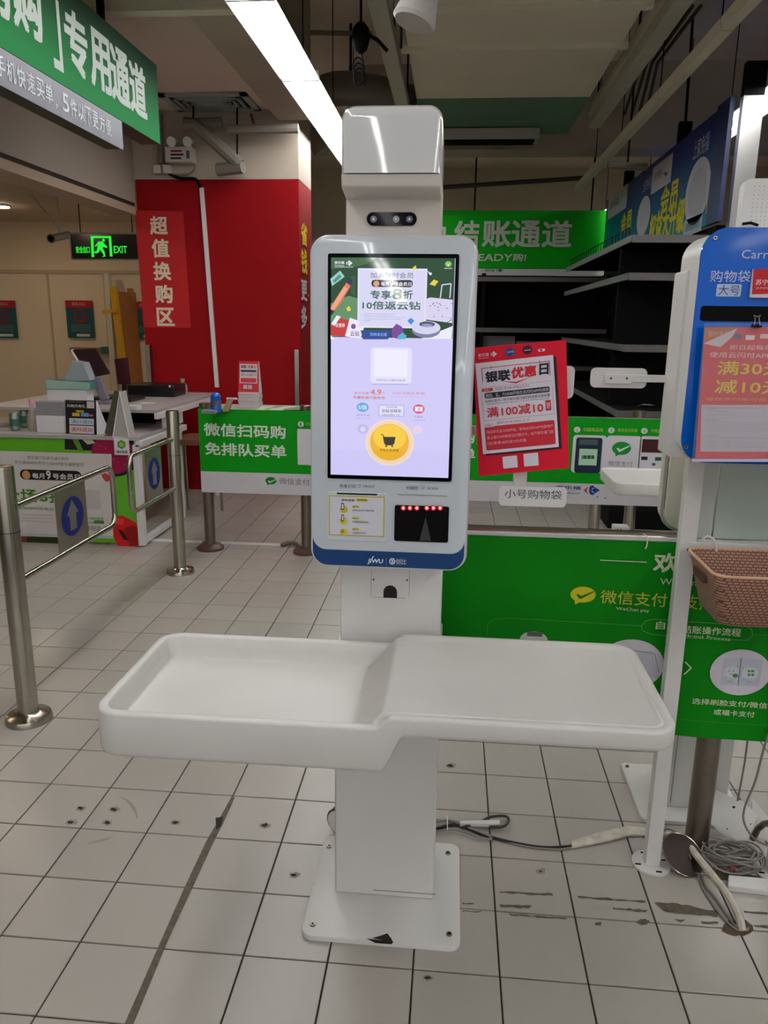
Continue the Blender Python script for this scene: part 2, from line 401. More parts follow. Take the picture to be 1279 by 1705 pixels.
# bulkhead over the opening
m = MB(); m.box(-2.85, -2.63, -1, 6.5, 2.38, 4.0, mat('bulkhead_grey_paint', (160, 148, 136), .8, noise=.05, nscale=1)); m.box(-2.85, -2.64, -1, 6.5, 2.35, 2.38, mat('bulkhead_dark_gap', (50, 34, 28), .8)); m.box(-2.83, -2.63, -1, 6.5, 2.29, 2.35, mat('bulkhead_trim', (176, 156, 134), .7))  # dark brown strip between bulkhead face and trim
struct('wall_bulkhead', m)
# beige wall over the column, red column
m = MB(); m.box(-2.63, -1.275, 6.5, 7.05, 2.56, 4.0, BEIGE); struct('wall_upper', m, bevel=.004)
m = MB(); m.box(-2.62, -1.275, 6.5, 7.05, 0, 2.56, REDW)
colm = thing('red_column', (-1.95, 6.5, 0), 'wide red painted column beyond the left green barrier, lettered on its front', 'column')
m.build('shaft', colm, bevel=.004)
m = MB(); a = atY(235, 350, 6.49); b = atY(240, 545, 6.49)
q = [(224, 350), (305, 352), (318, 546), (240, 545)]
p = Print(Pl((0, 6.5, 0), (1, 0, 0)), .002); p.poly(q, (186, 30, 34), 1)
for i, (ch, y0) in enumerate(zip('超值换购区', (360, 398, 436, 474, 512))):
    x0 = 249+i*2.9; p.text(ch, x0, y0, x0+31, y0+31, (232, 214, 190), .035, 2)
p.build(colm, 'banner_sheet', 'lighter red sheet with five cream characters')
p = Print(Pl((-1.275, 6.5, 0), (0, 1, 0)), .002)
for ch, y0, y1, c in (('省', 368, 412, (240, 200, 20)), ('钱', 412, 458, (240, 200, 20)), ('更', 465, 502, (235, 225, 225)), ('多', 508, 547, (235, 225, 225))):
    p.text(ch, 500.5, y0, 511, y1, c, .04, 2)
p.text('SAVING MORE', 512, 490, 513.5, 494, (235, 225, 225), .02, 2)
p.build(colm, 'side_lettering')
m = MB(); a = atY(335, 312, 6.48); b = atY(361, 645, 6.48)
m.hexa([a+Vector((-.016, 0, 0)), a+Vector((.016, 0, 0)), b+Vector((.016, 0, 0)), b+Vector((-.016, 0, 0))], (0, .03, 0), mat('white_conduit', (225, 222, 220), .4))
m.build('conduit_cover', colm, label=None) if False else m.build('conduit_cover', colm)
m = MB(); a = atY(498, 582, 6.47); m.box(a.x-.035, a.x, 6.45, 6.52, 0.5, atY(498, 582, 6.47).z, STEEL); m.build('corner_guard', colm)
m = MB(); a = atY(243, 572, 6.47); m.box(a.x, a.x+.04, 6.44, 6.52, 0.0, atY(243, 574, 6.47).z, STEEL); m.build('corner_guard', colm)

# ceiling services ----------------------------------------------------
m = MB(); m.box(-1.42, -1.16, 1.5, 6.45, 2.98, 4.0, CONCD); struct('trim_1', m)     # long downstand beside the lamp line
tag(bpy.data.objects['trim_1'], 'dark downstand beam running beside the lamp row')
m = MB(); m.box(-2.63, -1.42, 2.2, 6.5, 3.07, 3.13, SOFF); struct('trim_2', m)      # flat ceiling panel left of the beam
m = MB(); m.box(-2.63, -1.16, 3.7, 3.95, 2.92, 3.16, DUCTM); m.box(-2.63, -1.16, 4.25, 4.33, 2.97, 3.16, DUCTM); struct('trim_3', m)
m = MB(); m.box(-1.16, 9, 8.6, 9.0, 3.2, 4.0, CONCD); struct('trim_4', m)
# grille in the flat panel
pl = Pl((0, 0, 3.139), (1, 0, 0), (0, -1, 0))
g = thing('air_grille', (-1.89, 6.25, 3.05), 'square ceiling air grille above the red column', 'air vent')
a = atZ(345, 163, 3.138); b = atZ(455, 190, 3.138)
X0, X1, Y0, Y1 = -2.12, -1.52, a.y-.15, a.y+.45
X0, X1, Y0, Y1 = -2.22, -1.56, 6.02, 6.47
GR = mat('grey_green_vent', (160, 170, 160), .5)
m = MB()
for k_ in range(1): m.box(X0, X1, Y0, Y0+.05, 3.05, 3.068, GR); m.box(X0, X1, Y1-.05, Y1, 3.05, 3.068, GR); m.box(X0, X0+.05, Y0, Y1, 3.05, 3.068, GR); m.box(X1-.05, X1, Y0, Y1, 3.05, 3.068, GR)
m.build('frame', g)
m = MB(); m.box(X0+.05, X1-.05, Y0+.05, Y1-.05, 3.064, 3.068, MATTE); m.build('throat', g)
for k_ in range(4):
    o_ = .08+k_*.05
    m = MB(); m.box(X0+o_, X1-o_, Y0+o_, Y0+o_+.02, 3.045, 3.064, GR); m.box(X0+o_, X1-o_, Y1-o_-.02, Y1-o_, 3.045, 3.064, GR)
    m.box(X0+o_, X0+o_+.02, Y0+o_, Y1-o_, 3.045, 3.064, GR); m.box(X1-o_-.02, X1-o_, Y0+o_, Y1-o_, 3.045, 3.064, GR); m.build('blade', g)
# big duct over the aisle
d = thing('air_duct', (.33, 5.2, 3.2), 'large square-cornered duct hanging above the kiosk, far part green', 'duct')
MB().box(-.36, 1.0, 2.2, 6.75, 3.2, 3.7, DUCTM).build('duct_body', d)
MB().box(-.36, 1.0, 6.75, 7.95, 3.2, 3.7, GREEND).build('duct_end_section', d)
for y_ in (4.05, 4.9, 5.55): MB().box(-.40, 1.04, y_, y_+.05, 3.17, 3.72, DUCTM).build('flange', d)
for x_ in (-.52, 1.1):
    MB().box(x_, x_+.10, 3.2, 7.4, 3.12, 3.2, mat('pale_steel_angle', (178, 176, 160), .6)).box(x_, x_+.02, 3.2, 7.4, 3.2, 3.3, DUCTM).build('side_rail', d)
    for y_ in (4.3, 5.8, 7.3): MB().cyl((x_+.05, y_, 3.2), (x_+.05, y_, 4.0), .008, MATTE, n=6).build('hanger_rod', d)
g = thing('slot_diffuser', atZ(805, 236, 3.1), 'long slot air diffuser just beyond the green duct end', 'air vent')
a = atZ(805, 236, 3.1)
MB().box(a.x-.5, a.x+.5, a.y-.12, a.y+.12, 3.1, 3.16, GR).build('frame', g)
for k_ in range(4): MB().box(a.x-.46, a.x+.46, a.y-.09+k_*.05, a.y-.07+k_*.05, 3.085, 3.1, MATTE).build('slot', g)
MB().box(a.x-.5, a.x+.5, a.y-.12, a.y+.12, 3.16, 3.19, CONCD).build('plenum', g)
# lamp rows
ORD = ['nearest', 'second', 'third', 'fourth', 'fifth', 'sixth', 'seventh', 'eighth', 'ninth', 'tenth', 'eleventh', 'twelfth', 'thirteenth', 'fourteenth', 'fifteenth', 'sixteenth', 'seventeenth', 'eighteenth', 'nineteenth', 'farthest']
def lamp_row(X, Y0_, n, z, label, group, lit=True, L=1.24):
    for i in range(n):
        y = Y0_+i*(L+.02)
        t = thing('batten_light' if lit else 'unlit_batten_light', (X, y+L/2, z), label % ORD[i], 'ceiling light', group)
        m = MB(); m.prism([(X-.115, z+.012), (X-.125, z+.004), (X-.06, z+.075), (X-.03, z+.085), (X+.03, z+.085), (X+.06, z+.075), (X+.125, z+.004), (X+.115, z+.012), (X+.055, z+.06), (X-.055, z+.06)] if lit else
            [(X-.03, z), (X+.03, z), (X+.04, z+.06), (X-.04, z+.06)], 'y', y, y+L, REFLECT if lit else DUCTM); m.build('reflector', t)
        if lit:
            for s_ in (-.05, .05):
                MB().cyl((X+s_, y+.03, z+.025), (X+s_, y+L-.03, z+.025), .014, TUBE, n=8).build('fluorescent_tube', t)
            MB().box(X-.12, X+.12, y-.008, y+.012, z+.0, z+.06, REFLECT).build('end_bracket', t)
        for yy in (y+.1,): MB().cyl((X, yy, z+.06), (X, yy, 3.99), .004, MATTE, n=5).build('suspension_rod', t)
LZ = 2.95
lamp_row(-1.03, -12.28, 20, LZ, 'lit batten light, %s in the row left of the kiosk top', 'batten lights in the left row')
lamp_row(2.07, -12.28, 20, LZ, 'lit batten light, %s in the row behind the blue header boards', 'batten lights in the right row')
lamp_row(1.36, 2.1, 6, 2.95, 'thin unlit batten, %s in the run above the blue header boards', 'unlit battens', lit=False)
lamp_row(5.2, -12.28, 19, LZ, 'added batten light, unseen beyond the right edge, %s in its row', 'added batten lights far right')  # extra lamp row out of view, added to brighten the far ceiling
# corridor downlight
a = atZ(2, 342, 2.6)
t = thing('downlight', a, 'small bright downlight in the cream corridor ceiling', 'ceiling light')
MB().cyl((a.x, a.y, 2.585), (a.x, a.y, 2.6), .09, REFLECT).build('rim', t); MB().cyl((a.x, a.y, 2.578), (a.x, a.y, 2.585), .075, emi('warm_lamp', (255, 232, 200), 110)).build('lamp', t)
for x_, y_, lb in ((-4.6, 4.5, 'near end'), (-6.9, 7.9, 'far left'), (-3.5, 5.2, 'beside the bulkhead')):  # further downlights outside the view, added to brighten the corridor
    t = thing('downlight', (x_, y_, 2.6), 'added unseen downlight brightening the corridor, ' + lb, 'ceiling light', 'added corridor downlights')
    MB().cyl((x_, y_, 2.585), (x_, y_, 2.6), .09, REFLECT).build('rim', t); MB().cyl((x_, y_, 2.578), (x_, y_, 2.585), .075, emi('warm_lamp', (255, 232, 200), 110)).build('lamp', t)
# pipes and cables near the ceiling
m = MB()
for k_, dx in enumerate((0, .05, .1, .16)):
    m.tube([atZ(1125+k_*14, 10, 3.5), atZ(1085+k_*10, 78, 3.5), atZ(1068+k_*9, 105, 3.5), atZ(1040+k_*12, 190, 3.45)], .014, mat('dark_conduit', (60, 54, 50), .6), n=6)
tag(m.build('conduit_bundle', origin=atZ(1080, 90, 3.5)), 'four dark conduits bending together beside the duct', 'conduit')
t = thing('drain_pipe', atY(360, 250, 6.3), 'grey angled drain pipe hanging in front of the beige wall', 'pipe')
PG = mat('grey_pvc_pipe', (128, 120, 110), .6)
MB().tube([atY(308, 206, 6.3), atY(325, 207, 6.3), atY(400, 275, 6.3)], .05, PG, n=10).build('pipe', t)
MB().tube([atY(308, 206, 6.3), atY(370, 204, 6.35)], .04, PG, n=10).build('branch', t)
MB().tube([atY(363, 283, 6.35), atY(405, 278, 6.3)], .05, PG, n=10).build('stub', t)
MB().cyl(atY(322, 205, 6.3), atY(322, 155, 6.3), .008, MATTE, n=6).build('hanger_rod', t); MB().cyl(atY(395, 265, 6.3), atY(395, 180, 6.3), .008, MATTE, n=6).build('hanger_rod', t)
t = thing('pipe_run', atY(440, 215, 6.3), 'thin horizontal grey pipe under the ceiling grille', 'pipe')
MB().cyl(atY(380, 216, 6.3), atY(497, 214, 6.3), .035, PG, n=10).build('pipe', t)
MB().cyl(atY(425, 215, 6.3), atY(418, 190, 6.3), .012, mat('rusty_red_rod', (130, 50, 34), .6), n=6).build('hanger_rod', t)
t = thing('ceiling_duct_elbow', atZ(590, 150, 3.5), 'dusty curved grey duct behind the kiosk head', 'duct')
a = atY(500, 165, 7.4); b = atY(690, 170, 7.4)
MB().tube([atY(508, 172, 7.5), atY(560, 148, 7.5), atY(630, 155, 7.5), atY(690, 172, 7.5)], .14, PG, n=12, smooth=5).build('duct', t)
MB().tube([atY(500, 200, 7.6), atY(525, 215, 7.6), atY(545, 250, 7.6)], .13, PG, n=12, smooth=5).build('branch', t)
for x_ in (493, 504, 584): MB().cyl(atY(x_, 150, 7.5), atY(x_, 0, 7.5), .012, MATTE, n=6).build('hanger_rod', t)
MB().cyl(atY(495, 54, 7.4), atY(620, 56, 7.4), .02, PG, n=8).build('cross_bar', t)
t = thing('ceiling_sensor', atY(602, 60, 4.6), 'black ceiling camera with coiled cable hanging behind the kiosk', 'camera')
a = atY(601, 62, 4.6)
MB().lathe((a.x, a.y, a.z-.06), [(.01, -.02), (.035, 0), (.05, .05), (.045, .1), (.02, .13)], MATTE, 16).build('dome', t)
MB().cyl((a.x, a.y, a.z+.06), (a.x, a.y, 3.9), .007, MATTE, n=6).build('drop_rod', t)
P_ = []
for i in range(40):
    an = i*.5; P_.append((a.x+.03*cos(an)-.01, a.y+.002*i-.04, a.z-.14-.05*sin(an)-i*.0015))
MB().tube([(a.x, a.y, a.z-.07)]+P_, .004, MATTE, n=5).build('coiled_cable', t)
MB().tube([atY(612, 58, 4.65), atY(628, 66, 4.65), atY(645, 85, 4.65)], .01, MATTE, n=6).build('arm', t)
t = thing('horn_speaker', atY(695, 28, 3.2), 'pale cone speaker hanging at the top middle', 'speaker')
a = atY(690, 34, 3.3); b = a+Vector((.05, .02, .16))
dd = (a-b).normalized()
mb_ = MB(); mb_.cyl(b, a, .045, mat('pale_translucent_shade', (200, 196, 192), .35), .085, 24); mb_.cyl(a, a+dd*.012, .085, mat('pale_translucent_shade', (200, 196, 192), .35), .075, 24); mb_.build('shade', t)
MB().cyl(b, b+Vector((0, .02, .35)), .01, MATTE, n=6).build('drop_rod', t)
MB().cyl(atY(668, 0, 3.4), atY(668, 80, 3.6), .006, MATTE, n=5).build('cord', t)
t = thing('pipe_tee', atZ(1050, 275, 2.9), 'thin grey bar hanging by a rod near the blue header', 'pipe')
a = atY(1012, 274, 7.5); b = atY(1078, 278, 7.5)
MB().cyl(a, b, .03, PG, n=8).build('bar', t); MB().cyl((a+b)/2, (a+b)/2+Vector((0, 0, 1.0)), .008, MATTE, n=6).build('hanger_rod', t)
MB().cyl(atY(1140, 225, 7.5), atY(1155, 15, 7.5), .012, MATTE, n=6).build('hanger_rod', t)
# emergency light on beige wall
t = thing('emergency_light', atY(300, 255, 6.46), 'white twin-lamp emergency light on the beige wall', 'emergency light')
a = atY(277, 246, 6.44); b = atY(323, 271, 6.44)
MB().box(a.x, b.x, 6.40, 6.5, b.z, a.z, mat('aged_white_plastic', (196, 190, 182), .5)).build('case', t, bevel=.004)
p = Print(Pl((0, 6.4, 0), (1, 0, 0)), .002); p.rect(284, 250, 303, 253, (150, 30, 30)); p.rect(284, 256, 306, 259, (40, 40, 60)); p.rect(284, 262, 302, 265, (40, 40, 60)); p.rect(310, 251, 316, 264, (90, 90, 90)); p.build(t, 'label_print')
for x_ in (285, 312):
    c_ = atY(x_, 236, 6.38); MB().cyl(c_, c_+Vector((0, .07, .02)), .038, GLOSS, .03, 16).build('lamp_head', t)
    MB().cyl(c_+Vector((0, .06, 0)), c_+Vector((0, .06, -.07)), .012, GLOSS, n=8).build('swivel', t)
for x_ in (262, 278):
    a = atY(x_-6, 275, 6.46); b = atY(x_+7, 289, 6.46)
    o_ = MB().box(a.x, b.x, 6.44, 6.5, b.z, a.z, mat('aged_white_plastic', (196, 190, 182), .5)).build('junction_box', origin=(a.x, 6.47, b.z), bevel=.003)
    tag(o_, 'small cream socket box under the emergency light, ' + ('left' if x_ < 270 else 'right') + ' of the two', 'socket')
tag(MB().tube([atY(281, 289, 6.47), atY(300, 297, 6.47), atY(325, 298, 6.47), atY(334, 312, 6.47)], .012, MATTE, n=6, smooth=4).build('power_cable', origin=atY(300, 297, 6.47)), 'black cable drooping from socket box to the white conduit', 'cable')
tag(MB().tube([atY(322, 268, 6.47), atY(325, 280, 6.47), atY(312, 290, 6.47), atY(284, 290, 6.47)], .008, PG, n=6, smooth=4).cyl(atY(268, 272, 6.47), atY(266, 190, 6.47), .022, PG, n=8).build('wall_cable', origin=atY(310, 290, 6.47)), 'pale cable looping beside the emergency light', 'cable')

# =================================================================== THE KIOSK
def bolt_part(c, r, parent, m_=None, up=(0, 0, 1), h=.004):
    c = Vector(c); return MB().cyl(c, c+Vector(up)*h, r, m_ or DSTEEL, r*.8, 12).cyl(c+Vector(up)*h, c+Vector(up)*(h+.0003), r*.45, MATTE, n=6).build('bolt', parent)
def tray_mesh(x0, x1, y0, y1, xs, zl, zr, thl, thr, fl, fr):
    """moulded worktop: deep tray left of xs, shallow shelf right of it"""
    r = .052; N = 8
    def outline(off):
        rr = max(r-off, .012); pts = []
        def arc(cx, cy, a0):
            for i in range(N+1):
                a = math.radians(a0+90*i/N); pts.append((cx+rr*cos(a), cy+rr*sin(a)))
        X0, X1, Y0, Y1 = x0+off, x1-off, y0+off, y1-off
        xl = X0+rr; xr = X1-rr
        mids = [xl+(xs-.066-xl)*k/4 for k in range(1, 4)]+[xs-.066+.005*k for k in range(0, 22)]+[xs+.04+(xr-xs-.04)*k/4 for k in range(1, 4)]
        arc(X0+rr, Y0+rr, 180)                       # front left corner -> left edge to front edge
        front = [(x, Y0) for x in mids]; pts.extend(front)
        arc(X1-rr, Y0+rr, 270)
        arc(X1-rr, Y1-rr, 0)
        pts.extend([(x, Y1) for x in mids[::-1]])
        arc(X0+rr, Y1-rr, 90)
        return pts
    def sm(t): t = max(0, min(1, t)); return t*t*(3-2*t)
    zt = lambda x: zl+(zr-zl)*sm((x-(xs-.012))/.03)
    zb = lambda x: (zl-thl)+((zr-thr)-(zl-thl))*sm((x-(xs-.004))/.046)
    zf = lambda x: fl+(fr-fl)*max(0, min(1, (x-(xs-.058))/.058))
    rings = [(.014, lambda x: zb(x)), (.007, lambda x: zb(x)+.0015), (.002, lambda x: zb(x)+.006), (0, lambda x: zb(x)+.013), (0, lambda x: zt(x)-.006), (.0015, lambda x: zt(x)-.002), (.005, lambda x: zt(x)),
             (.016, lambda x: zt(x)), (.020, lambda x: min(zt(x)-.002, max(zf(x), zt(x)-.004))), (.0225, lambda x: zf(x)+(zt(x)-zf(x))*.5), (.026, lambda x: zf(x)+.004), (.029, lambda x: zf(x)+.001), (.034, lambda x: zf(x))]
    vs = []; fs = []; n = None
    for off, zz in rings:
        pts = outline(off); n = len(pts)
        vs += [(p[0], p[1], zz(p[0])) for p in pts]
    for j in range(len(rings)-1):
        for i in range(n): fs.append((j*n+i, j*n+(i+1) % n, (j+1)*n+(i+1) % n, (j+1)*n+i))
    L = (len(rings)-1)*n; h = n//2
    for base in (L, 0):          # strips across: point i pairs with n-1-i
        for i in range(h-1): fs.append((base+i, base+i+1, base+n-2-i, base+n-1-i))
    return vs, fs
kl = thing('self_checkout_kiosk', (-.13, 1.73, 0), 'white self-checkout kiosk with lit portrait screen, scanner and moulded side tray', 'checkout kiosk')
MB().rbox(-.322, .064, 1.538, 1.915, 0, .014, .028, 'z', WHITE, edge=.002).build('base_plate', kl)
for c_ in ((548, 1410), (746, 1421), (521, 1540), (748, 1556)):
    q_ = atZ(*c_, .0141); bolt_part(q_, .0075, kl)
p = Print(Pl((0, 1.5378, 0), (1, 0, 0)), .0006); p.poly([(610, 1562), (655, 1568), (652, 1572), (625, 1570)], (30, 26, 22), 1, raw=False); p.build(kl, 'chipped_paint')
p = Print(Pl((0, 0, .0142), (1, 0, 0), (0, 1, 0)), .0002); p.poly([(620, 1562), (634, 1558), (645, 1554), (652, 1563), (655, 1570)], (30, 26, 22), 1); p.build(kl, 'chipped_paint')
MB().box(-.259, -.004, 1.688, 1.872, .014, .70, WHITE).build('pedestal', kl, bevel=.004)
MB().box(-.16, .0, 1.686, 1.69, .03, .0312, mat('panel_gap', (150, 146, 142), .6)).build('seam', kl)
MB().box(-.07, .04, 1.42, 1.69, .700, .7105, WHITE).build('tray_bracket', kl, bevel=.002)
MB().box(-.247, -.008, 1.702, 1.87, .70, 1.60, WHITE).build('upper_column', kl, bevel=.004)
pf = Pl((0, 1.7018, 0), (1, 0, 0))
p = Print(pf, .0004); gp = mat('panel_gap', (150, 146, 142), .6)
p.line([(618.5, 948), (618, 992)], .001, gp); p.line([(682, 950), (681.5, 992)], .001, gp); p.line([(621, 994.5), (676, 996)], .001, gp)
p.build(kl, 'access_panel_gap')
p = Print(pf, .0006); u0, v0 = pf.uv(638.5, 995); u1, v1 = pf.uv(661.5, 975)
p.poly([(u0, v0), (u1, v0)]+[((u0+u1)/2+(u1-u0)/2*cos(a), v1-(u1-u0)/2+(u1-u0)/2*sin(a)) for a in [pi*i/12 for i in range(13)]], (24, 22, 20), 1, raw=True); p.build(kl, 'cable_opening')
for c_ in ((622, 965), (678, 966)): bolt_part(atY(*c_, 1.7018), .0025, kl, up=(0, -1, 0), h=.001)
vs, fs = tray_mesh(-.668, .428, 1.272, 1.672, -.108, .727, .750, .095, .043, .674, .7445)
MB().add(vs, fs, TRAYM).build('tray_worktop', kl, angle=50)
# display panel
MB().rbox(-.294, .041, 1.600, 1.69, .931, 1.619, .036, 'y', PANELW, n=8, edge=.004).build('display_panel', kl, angle=28)
MB().prism([(p_[0], p_[1]) for p_ in rrect(-.2965, .929, .0435, 1.6215, .038, 8)], 'y', 1.612, 1.622, mat('pale_trim_edge', (214, 196, 196), .25)).build('trim_ring', kl)
KP = Pl((0, 1.5998, 0), (1, 0, 0)); uv = KP.uv
def px2(x, y): q_ = atY(x, y, 1.5998); return q_.x, q_.z
# blue foot band with concave top
NAVY = (14, 60, 112)
p = Print(KP, .0005)
xl, xr, zb_, r_ = -.2905, .0375, .9345, .033
pts = [(xl+r_+r_*cos(math.radians(a)), zb_+r_+r_*sin(math.radians(a))) for a in range(180, 271, 10)]+[(xr-r_+r_*cos(math.radians(a)), zb_+r_+r_*sin(math.radians(a))) for a in range(270, 361, 10)]
zt_ = px2(655, 918)[1]; zc = px2(520, 893)[1]
pts += [(xr, zc)]+[(xr-.03+.03*cos(math.radians(a)), zt_+.03+.03*sin(math.radians(a))) for a in range(0, -91, -10)]+[(xl+.03+.03*cos(math.radians(a)), zt_+.03+.03*sin(math.radians(a))) for a in range(-90, -181, -10)]+[(xl, zc)]
# the band polygon is concave: build as strip
n_ = 24; up_ = []; lo_ = []
def top_z(x):
    for cx in (xl+.03, xr-.03):
        if (cx < -.12 and x < cx) or (cx > -.12 and x > cx): return zt_+.03-sqrt(max(0, .03**2-(x-cx)**2))
    return zt_
def bot_z(x):
    for cx in (xl+r_, xr-r_):
        if (cx < -.12 and x < cx) or (cx > -.12 and x > cx): return zb_+r_-sqrt(max(0, r_**2-(x-cx)**2))
    return zb_
xs_ = [xl+.034*(1-cos(pi/2*i/10)) for i in range(11)]+[xr-.034*(1-cos(pi/2*i/10)) for i in range(10, -1, -1)]
for a_, b_ in zip(xs_, xs_[1:]):
    p.poly([(a_, bot_z(a_)), (b_, bot_z(b_)), (b_, top_z(b_)), (a_, top_z(a_))], NAVY, 1, raw=True)
p.text('JIWU', 613, 929, 638, 939, (235, 240, 245), .03, 2, slant=.1)
p.text('´', 620, 925, 624, 929, (235, 240, 245), .03, 2)
p.line([(644, 928), (644, 940)], .0006, (150, 170, 190), 2)
p.oval(649, 928, 659, 939, (225, 232, 240), 2); p.oval(651, 930, 657, 937, NAVY, 3); p.rect(653, 931, 655.5, 936, (225, 232, 240), 4)
p.text('创比', 660, 929, 677, 939, (200, 210, 220), .01, 2)
p.build(kl, 'blue_foot_band', 'navy blue band with white logotype')
# bezel + screen
b0 = px2(544, 423); b1 = px2(752, 803); t1 = px2(765, 424)
bz_ = MB().prism(rrect(b0[0]+.001, b1[1], t1[0], b0[1], .004), 'y', 1.597, 1.606, mat('gloss_black_bezel', (6, 6, 8), .05, spec=.06))
for v_ in bz_.v:
    if v_.y < 1.6: v_.y -= .0006*(b0[1]-v_.z)/(b0[1]-b1[1])
bz_.build('screen_bezel', kl)
SP = Pl((0, 1.5968, b0[1]), (1, 0, 0), (0, .0006, b0[1]-b1[1]))
def se(c, s_=1.0): return emi('screen_%02x%02x%02x' % c, c, s_)
p = Print(SP, .00025)
p.rect(550, 430, 746.5, 797, se((206, 200, 246)), 1)
DG = se((22, 66, 36)); MG = se((58, 100, 62)); LGc = se((96, 140, 96)); WH = se((232, 232, 246)); GT = se((48, 96, 66)); OR = se((214, 122, 86)); YL = se((226, 208, 52))
p.rect(550, 430, 753.3, 566, DG, 2)
p.poly([(550, 430), (628, 430), (612, 440), (585, 447), (550, 449)], MG, 3)
p.poly([(550, 507), (580, 494), (600, 500), (600, 562), (550, 562)], LGc, 3)
p.poly([(700, 566.5), (752, 566.5), (753.5, 545)], WH, 6); p.poly([(550, 567), (558, 567), (550, 560)], WH, 3)
p.text('家乐福', 556, 436, 572, 441, WH, .02, 4); p.text('Carrefour', 556, 442, 572, 444.5, WH, .01, 4)
store_logo(p, 575, 435, 586, 444, WH, WH, 4)
p.text('天天新鲜有保障', 556, 445, 587, 447, WH, .0, 4)
p.oval(741, 436, 752, 446, se((120, 190, 60)), 4); p.poly([(743, 438), (746.5, 442), (750, 438), (746.5, 445)], WH, 5); p.text('随时会员', 740, 447, 753, 449.5, WH, 0, 4)
# picture: pencil, cards, suitcase, pan
p.poly([(549, 466), (565, 452), (573, 462), (552, 478)], se((150, 205, 190)), 4); p.poly([(553, 469), (564, 458), (568, 462), (556, 473)], se((70, 140, 130)), 5)
p.poly([(550, 512), (576, 472), (583, 478), (566, 507), (550, 526)], se((226, 120, 80)), 4); p.poly([(550, 515), (572, 478), (578, 483), (553, 522)], se((236, 160, 130)), 5)
p.poly([(576, 472), (582, 464), (587, 467), (583, 477)], se((40, 40, 90)), 5); p.poly([(550, 528), (557, 520), (550, 517)], se((30, 30, 30)), 6)
p.poly([(583, 462), (591, 460), (591, 496), (583, 490)], se((46, 84, 50)), 3)
for q_ in ([(687, 447), (692, 443), (693, 449), (688, 451)], [(715, 475), (722, 467), (730, 470), (724, 478)], [(576, 515), (581, 511), (584, 519), (578, 520)]): p.poly(q_, YL, 7)
p.poly([(713, 454), (719, 456), (717, 460), (714, 458)], WH, 4); p.line([(712, 453), (719, 459)], .0012, WH, 4)
p.poly([(550, 545), (562, 530), (585, 537), (574, 563), (550, 560)], se((196, 44, 44)), 4); p.poly([(551, 541), (560, 527), (567, 529), (556, 545)], WH, 5)
p.text('优惠券', 558, 540, 574, 547, WH, .01, 6)
p.poly([(582, 531), (608, 540), (600, 566), (574, 562)], WH, 5); p.oval(584, 541, 592, 550, se((130, 70, 150)), 6); p.text('云钻', 583, 553, 598, 562, se((130, 70, 150)), .02, 6)
p.poly([(600, 552), (652, 552), (646, 567), (604, 567)], se((30, 66, 150)), 7); p.text('购物享优惠', 616, 556, 644, 562, se((150, 190, 240)), .0, 8)
p.poly([(652, 550), (660, 541), (669, 546), (674, 560), (668, 567), (652, 564)], se((120, 62, 150)), 8); p.poly([(662, 562), (670, 556), (677, 561), (674, 567), (662, 567)], se((70, 180, 200)), 9)
p.rect(595, 448, 709, 549, se((222, 222, 244)), 5); p.rect(598, 451, 706, 546, se((214, 212, 242)), 6)
p.text('加入随时会员', 616, 455, 688, 465, GT, .005, 8)
p.rect(618, 467.5, 687, 480, se((18, 14, 22)), 8, r=.006); p.oval(621, 469, 631, 479, se((216, 160, 120)), 9); p.text('每月', 634, 471, 647, 478, WH, .02, 9); p.text('9', 648, 468, 655, 479, WH, .03, 9); p.text('号会员日', 656, 471, 685, 478, WH, .02, 9)
p.text('专享', 616, 485, 651, 500, GT, .03, 8); p.text('8', 653, 482, 669, 501, GT, .04, 8); p.text('折', 671, 485, 687, 500, GT, .03, 8)
p.text('10倍返云钻', 603, 503, 700, 518, GT, .03, 8)
for i, (y_, x2) in enumerate(((524.5, 657), (527.5, 655), (530.5, 676), (533.5, 670), (536, 616))): p.text('活动期间加入会员专享返还到账以实际为准详见页面说明'[:int((x2-605)/2.7)], 605, y_-1, x2, y_+.8, se((110, 125, 125)), 0, 8)
p.poly([(678, 536), (684, 531), (690, 536), (684, 543)], se((60, 140, 200)), 9)
# suitcase & pan
SC_ = se((214, 208, 236)); p.poly([(709, 500), (716, 497), (754, 501), (753, 540), (709, 534)], SC_, 7)
p.line([(733, 498), (736, 476), (751, 474), (749, 498)], .0022, SC_, 7)
for i in range(14): p.oval(*(lambda a_, b_: (a_, b_, a_+2, b_+1.6))(713+random.random()*40, 503+random.random()*28), se((70, 66, 100)), 8)
p.oval(686, 538, 733, 565, se((120, 125, 165)), 9); p.oval(686, 536, 733, 559, se((210, 210, 238)), 10); p.oval(698, 537, 724, 547, se((80, 78, 110)), 11); p.oval(702, 541, 720, 547, se((150, 150, 185)), 12)
p.line([(733, 545), (753, 534)], .001, se((50, 50, 60)), 12)
